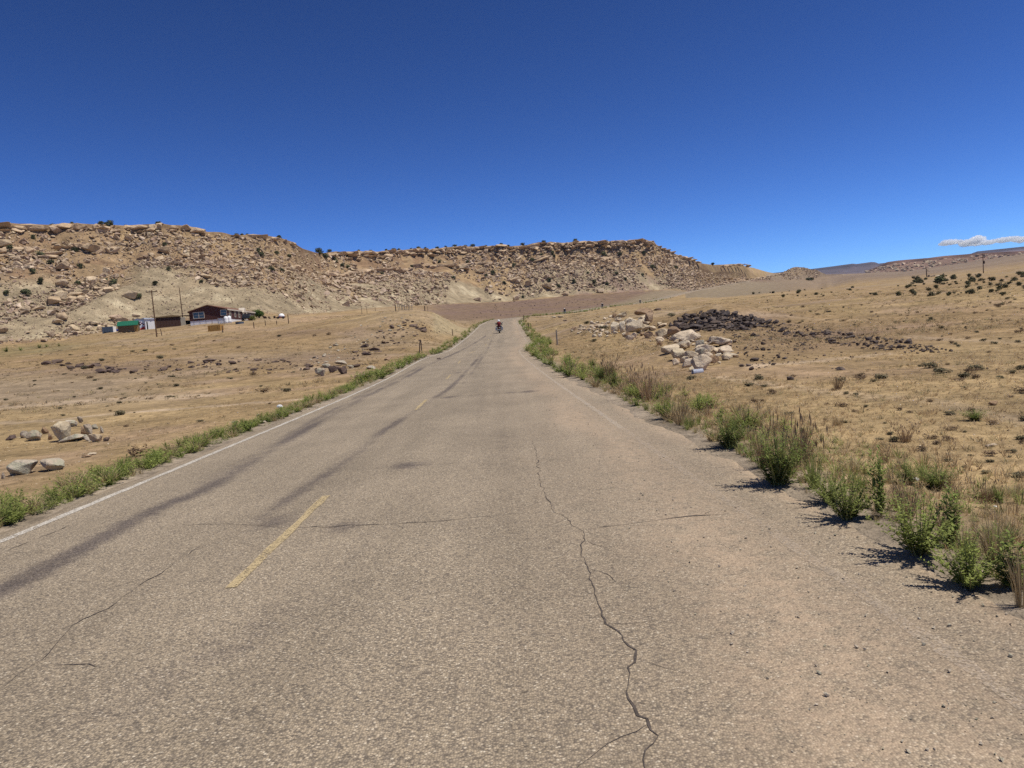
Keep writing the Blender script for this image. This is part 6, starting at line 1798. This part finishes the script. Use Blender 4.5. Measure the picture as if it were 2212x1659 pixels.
# ------------------------------------------------------------------ litter and the culvert pipe
p = hit(1507, 806); k = kk(p); o = empty('culvert_pipe', p + np.array([0, 0, 0.02]), math.radians(8)); tag(o, 'short ribbed silver culvert pipe lying below the rock pile', 'pipe')
prof = []
L_ = 22 * k; R_ = 6.0 * k
for j in range(41):
    t = j / 40
    prof.append((R_ * (1 + 0.05 * math.cos(j * math.pi)), -L_ / 2 + L_ * t))
M['pipe'] = plain('bright_zinc', (0.72, 0.73, 0.75), 0.35, 0.25, 0.08, 5)
pip = MB().lathe(prof + [(R_ * 0.93, L_ / 2), (R_ * 0.93, -L_ / 2), (prof[0][0], -L_ / 2)], 20, 'x', (0, 0, R_ * 0.25)).build('barrel', M['pipe'], o)
def litter(px, py, w_, h_, label, cat, seed):
    p = hit(px, py); k = kk(p)
    V, F = hull_arrays(seed, 22, (w_ * k, w_ * k * 0.6, h_ * k), 0.3, 2)
    ob = link('litter_' + cat, tri_mesh('litter', V, F, [M['bright_white']]), None, p + np.array([0, 0, -0.005])); ob.rotation_euler = (0, 0, seed)
    tag(ob, label, cat)
litter(604, 882, 14, 8, 'crumpled white paper on the edge of the far green strip', 'paper', 3)
p = hit(1978, 1040); k = kk(p); o = empty('white_bottle', p + np.array([0, 0, 3 * k]), 0.6); tag(o, 'small white plastic bottle lying by the grey-green weed', 'bottle')
MB().lathe([(0.001, -7 * k), (4 * k, -7 * k), (4.3 * k, -3 * k), (4.3 * k, 3 * k), (2 * k, 6 * k), (2 * k, 7.5 * k)], 16, 'x').build('body', M['bright_white'], o, smooth_shade=True)
MB().lathe([(2.2 * k, 7.6 * k), (2.2 * k, 9 * k), (0.001, 9 * k)], 12, 'x').build('cap', M['bright_white'], o)
litter(2150, 1095, 9, 4, 'small white scrap in the grass near the corner weeds', 'scrap', 5)

# ------------------------------------------------------------------ motorcycles and riders
M['chrome'] = plain('chrome', (0.30, 0.30, 0.31), 0.3, 0.9, 0.03)
M['bike_black'] = plain('bike_black', (0.012, 0.012, 0.015), 0.3, 0, 0.1, 3, 0.5)
M['bag_grey'] = plain('silver_grey_bag', (0.24, 0.25, 0.28), 0.5, 0.0, 0.08)
M['leather'] = plain('black_leather', (0.015, 0.014, 0.014), 0.6)
M['jacket_red'] = plain('red_jacket', (0.20, 0.014, 0.012), 0.7)
M['denim'] = plain('dark_denim', (0.03, 0.035, 0.055), 0.85)
M['helmet_white'] = plain('white_helmet', (0.85, 0.85, 0.83), 0.3, 0, 0.03)
M['helmet_dark'] = plain('dark_helmet', (0.03, 0.03, 0.035), 0.3)
M['tail_red'] = plain('tail_lens', (0.12, 0.006, 0.006), 0.4)

def motorcycle(label, bag='bag_grey'):
    """local y forward, z up, wheels on z = 0"""
    o = empty('motorcycle', (0, 0, 0)); tag(o, label, 'motorcycle', 'motorcycles riding up the road')
    for (y, w_) in ((-0.72, 0.085), (0.82, 0.06)):
        t = MB().lathe([(0.22, -w_ * 0.8), (0.30, -w_), (0.325, -w_ * 0.4), (0.33, 0), (0.325, w_ * 0.4), (0.30, w_), (0.22, w_ * 0.8)], 26, 'x', (0, y, 0.33)).build('wheel', M['black'], o, smooth_shade=True)
        MB().lathe([(0.001, -0.03), (0.06, -0.05), (0.2, -0.03), (0.22, -w_ * 0.7), (0.22, w_ * 0.7), (0.2, 0.03), (0.06, 0.05), (0.001, 0.03)], 20, 'x', (0, y, 0.33)).build('rim', M['chrome'], t)
    MB().box(-0.19, 0.19, -0.30, 0.30, 0.22, 0.62).build('engine', M['bike_black'], o, bevel=0.06)
    MB().tube([(0, -0.5, 0.62), (0, 0.1, 0.72), (0, 0.5, 0.88)], [0.06, 0.07, 0.06], 8).build('frame', M['bike_black'], o)
    MB().lathe([(0.001, -0.3), (0.14, -0.26), (0.19, 0.0), (0.15, 0.24), (0.001, 0.3)], 16, 'y', (0, 0.22, 0.86)).build('tank', M['bike_black'], o, smooth_shade=True)
    MB().box(-0.17, 0.17, -0.78, 0.0, 0.68, 0.79).build('seat', M['leather'], o, bevel=0.05)
    MB().tube([(0, -1.08, 0.45), (0, -1.0, 0.66), (0, -0.72, 0.74), (0, -0.45, 0.68)], [0.10, 0.13, 0.13, 0.1], 10).build('rear_fender', M['bike_black'], o, smooth_shade=True)
    MB().box(-0.09, 0.09, -1.13, -1.08, 0.58, 0.66).build('tail_light', M['tail_red'], o, bevel=0.015)
    MB().box(-0.1, 0.1, -1.145, -1.13, 0.40, 0.52).build('licence_plate', M['bright_white'], o)
    for s_ in (-1, 1):
        b = MB().box(min(s_ * 0.24, s_ * 0.48), max(s_ * 0.24, s_ * 0.48), -1.0, -0.42, 0.40, 0.78).build('saddlebag', M[bag], o, bevel=0.05)
        MB().box(min(s_ * 0.238, s_ * 0.485), max(s_ * 0.238, s_ * 0.485), -1.003, -0.417, 0.70, 0.72).build('strap', M['black'], b)
        MB().tube([(s_ * 0.2, 0.25, 0.28), (s_ * 0.24, -0.3, 0.24), (s_ * 0.24, -1.05, 0.26)], [0.035, 0.045, 0.055], 10).build('exhaust', M['chrome'], o)
        MB().tube([(s_ * 0.09, 0.82, 0.33), (s_ * 0.09, 0.58, 0.98)], 0.032, 8).build('fork', M['chrome'], o)
        m_ = MB().tube([(s_ * 0.36, 0.45, 1.06), (s_ * 0.46, 0.5, 1.24)], 0.012, 6).build('mirror', M['bike_black'], o)
        MB().lathe([(0.001, -0.02), (0.065, -0.015), (0.065, 0.015), (0.001, 0.02)], 12, 'y', (s_ * 0.47, 0.5, 1.28)).build('glass', M['chrome'], m_)
        MB().lathe([(0.001, -0.03), (0.04, -0.02), (0.04, 0.02), (0.001, 0.03)], 10, 'y', (s_ * 0.17, -1.09, 0.68)).build('turn_signal', M['tail_red'], o)
    MB().tube([(-0.42, 0.28, 1.02), (-0.3, 0.44, 1.06), (0, 0.56, 1.02), (0.3, 0.44, 1.06), (0.42, 0.28, 1.02)], 0.018, 8).build('handlebar', M['chrome'], o)
    MB().lathe([(0.001, 0.12), (0.1, 0.1), (0.1, -0.02), (0.001, -0.06)], 14, 'y', (0, 0.68, 0.95)).build('headlight', M['chrome'], o)
    MB().add([(-0.26, 0.62, 1.0), (0.26, 0.62, 1.0), (0.22, 0.5, 1.42), (-0.22, 0.5, 1.42), (-0.26, 0.63, 1.0), (0.26, 0.63, 1.0), (0.22, 0.51, 1.42), (-0.22, 0.51, 1.42)], [(0, 1, 2, 3), (7, 6, 5, 4), (0, 4, 5, 1), (1, 5, 6, 2), (2, 6, 7, 3), (3, 7, 4, 0)]).build('windshield', M['glass'], o)
    return o

def rider(label, jacket='jacket_red', helmet='helmet_white'):
    """a seated figure, one continuous body, in the motorcycle's coordinates"""
    o = empty('person', (0, 0, 0)); tag(o, label, 'person', 'riders on the motorcycles')
    pts = [(0, -0.42, 0.86, .15), (0, -0.40, 1.05, .155), (0, -0.34, 1.25, .165), (0, -0.31, 1.38, .12), (0, -0.29, 1.46, .06), (0, -0.27, 1.58, .095),      # pelvis, waist, chest, shoulders, neck, head
           (-0.19, -0.30, 1.36, .075), (-0.36, -0.12, 1.17, .058), (-0.40, 0.22, 1.05, .042), (-0.40, 0.29, 1.03, .036),
           (0.19, -0.30, 1.36, .075), (0.36, -0.12, 1.17, .058), (0.40, 0.22, 1.05, .042), (0.40, 0.29, 1.03, .036),
           (-0.13, -0.36, 0.85, .10), (-0.28, 0.08, 0.82, .078), (-0.29, 0.18, 0.42, .055), (-0.29, 0.33, 0.36, .045),
           (0.13, -0.36, 0.85, .10), (0.28, 0.08, 0.82, .078), (0.29, 0.18, 0.42, .055), (0.29, 0.33, 0.36, .045)]
    ed = [(0, 1), (1, 2), (2, 3), (3, 4), (4, 5), (3, 6), (6, 7), (7, 8), (8, 9), (3, 10), (10, 11), (11, 12), (12, 13), (0, 14), (14, 15), (15, 16), (16, 17), (0, 18), (18, 19), (19, 20), (20, 21)]
    me = bpy.data.meshes.new('body'); me.from_pydata([p[:3] for p in pts], ed, [])
    b = link('body', me, o)
    b.modifiers.new('skin', 'SKIN')
    for v, p in zip(me.skin_vertices[0].data, pts): v.radius = (p[3], p[3])
    me.skin_vertices[0].data[0].use_root = True
    sb = b.modifiers.new('sub', 'SUBSURF'); sb.levels = 2; sb.render_levels = 2
    me.materials.append(M['leather'])
    b.modifiers['skin'].use_smooth_shade = True
    # clothing over the body: vest and trousers, gloves and boots
    MB().lathe([(0.17, 0.84), (0.185, 0.98), (0.20, 1.16), (0.215, 1.28), (0.18, 1.38), (0.08, 1.44)], 18).build('jacket', M[jacket], o, (0, -0.36, 0), smooth_shade=True).scale = (1.12, 0.82, 1)
    for s_ in (-1, 1):
        MB().tube([(s_ * 0.14, -0.34, 0.86), (s_ * 0.285, 0.08, 0.825), (s_ * 0.295, 0.16, 0.52)], [0.115, 0.095, 0.075], 10).build('trouser_leg', M['denim'], o, smooth_shade=True)
        MB().tube([(s_ * 0.295, 0.17, 0.5), (s_ * 0.295, 0.18, 0.36), (s_ * 0.295, 0.36, 0.33)], [0.07, 0.062, 0.05], 10).build('boot', M['leather'], o, smooth_shade=True)
        g_ = MB().tube([(s_ * 0.40, 0.20, 1.055), (s_ * 0.405, 0.27, 1.045)], [0.045, 0.05], 8).build('glove', M['leather'], o)
        for f_ in range(4):
            x = s_ * (0.37 + 0.022 * f_)
            MB().tube([(x, 0.26, 1.06), (x, 0.315, 1.055), (x, 0.325, 1.02), (x, 0.295, 1.0)], 0.011, 6).build('finger', M['leather'], g_)
        MB().tube([(s_ * 0.36, 0.23, 1.04), (s_ * 0.335, 0.27, 1.01), (s_ * 0.345, 0.30, 1.0)], 0.012, 6).build('thumb', M['leather'], g_)
    MB().lathe([(0.10, 1.46), (0.135, 1.50), (0.15, 1.58), (0.14, 1.66), (0.09, 1.72), (0.001, 1.735)], 18, 'z', (0, -0.265, 0)).build('helmet', M[helmet], o, smooth_shade=True)
    return o

def place_on_road(o, y, d, lean=0.0):
    q = road_pt(np.array([d]), np.array([y]))[0]
    hd = math.atan2(float(road_x(y + 1) - road_x(y - 1)), 2.0)
    gr = math.atan2(float(road_z(y + 1) - road_z(y - 1)), 2.0)
    o.location = (q[0], q[1], q[2] + 0.004); o.rotation_euler = (gr, lean, -hd)

bike = motorcycle('silver-bagged touring motorcycle seen from behind, the closest on the road')
man = rider('rider in red and black jacket and white helmet on the closest motorcycle')
_q = hit(1080, 718)
_by = float(_q[1]) - 4; _bd = float(road_off(_q[0], _q[1]))
for o in (bike, man): place_on_road(o, _by, _bd)
for (px, py, lb, lp) in ((1212, 679, 'far motorcycle appearing above the pale slab past the crest', 'rider with a pale helmet on the far motorcycle above the pale slab'),
                         (1296, 669, 'far motorcycle in the middle of the distant three', 'dark-clothed rider in the middle of the distant three'),
                         (1382, 658, 'farthest motorcycle on the climbing stretch of road', 'rider on the farthest motorcycle on the climbing stretch')):
    y = float(np.interp(px, [1212, 1296, 1382], [232, 295, 362]))
    b = copy_tree(bike); b['label'] = lb
    m_ = copy_tree(man); m_['label'] = lp
    for o in (b, m_): place_on_road(o, y, 1.4)
    for ch in m_.children:
        if ch.name.startswith('jacket'):
            ch.data = ch.data.copy(); ch.data.materials[0] = M['leather']

# ------------------------------------------------------------------ small clouds low over the distant mesas
mc = bpy.data.materials.new('cloud_vapour'); mc.use_nodes = True
nt = mc.node_tree; nt.nodes.clear()
out = nt.nodes.new('ShaderNodeOutputMaterial'); vol = nt.nodes.new('ShaderNodeVolumePrincipled')
vol.inputs['Color'].default_value = (1, 1, 1, 1); vol.inputs['Density'].default_value = 0.018; vol.inputs['Anisotropy'].default_value = 0.2
nt.links.new(vol.outputs[0], out.inputs['Volume'])
def cloud(puffs, rr, label, seed):
    rg = np.random.default_rng(seed); bm = bmesh.new()
    for (px, py, w_, h_) in puffs:
        c_ = at(px, py, rr); k = rr / FOC
        for j in range(5):
            m4 = Matrix.Translation(Vector(c_) + Vector((rg.normal(0, 0.28) * w_ * k, rg.normal(0, 0.5) * w_ * k, rg.normal(0, 0.12) * h_ * k))) @ Matrix.Diagonal((w_ * k * rg.uniform(0.3, 0.5), w_ * k * 0.5, h_ * k * rg.uniform(0.3, 0.5), 1))
            bmesh.ops.create_icosphere(bm, subdivisions=3, radius=1.0, matrix=m4)
    me = bpy.data.meshes.new('cloud'); bm.to_mesh(me); bm.free(); me.materials.append(mc)
    o = link('cloud', me)
    rm = o.modifiers.new('remesh', 'REMESH'); rm.mode = 'VOXEL'; rm.voxel_size = 14.0
    tx = bpy.data.textures.new('billow', 'CLOUDS'); tx.noise_scale = 120.0
    dm = o.modifiers.new('displace', 'DISPLACE'); dm.texture = tx; dm.strength = 70.0; dm.mid_level = 0.55; dm.texture_coords = 'GLOBAL'
    tag(o, label, None, None, 'structure')
cloud([(2046, 525, 24, 10), (2062, 522, 20, 10), (2038, 527, 14, 5)], 14000, 'small white cloud, the separate one above the mesa', 1)
cloud([(2088, 523, 24, 12), (2106, 520, 28, 17), (2128, 523, 34, 9), (2150, 521, 30, 8), (2178, 519, 36, 8), (2205, 517, 30, 8), (2235, 515, 34, 8)], 14000, 'long white cloud bank above the distant mesa', 2)

# ------------------------------------------------------------------ the air
mh = bpy.data.materials.new('desert_air'); mh.use_nodes = True
nt = mh.node_tree; nt.nodes.clear()
out = nt.nodes.new('ShaderNodeOutputMaterial'); vol = nt.nodes.new('ShaderNodeVolumePrincipled')
vol.inputs['Color'].default_value = (0.42, 0.68, 1.0, 1); vol.inputs['Density'].default_value = 0.00003; vol.inputs['Anisotropy'].default_value = 0.1
nt.links.new(vol.outputs[0], out.inputs['Volume'])
hz = MB().box(-7100, 7100, -7100, 7100, -40, 420).build('haze', mh)
tag(hz, 'thin blue desert air over the whole place', None, None, 'stuff')
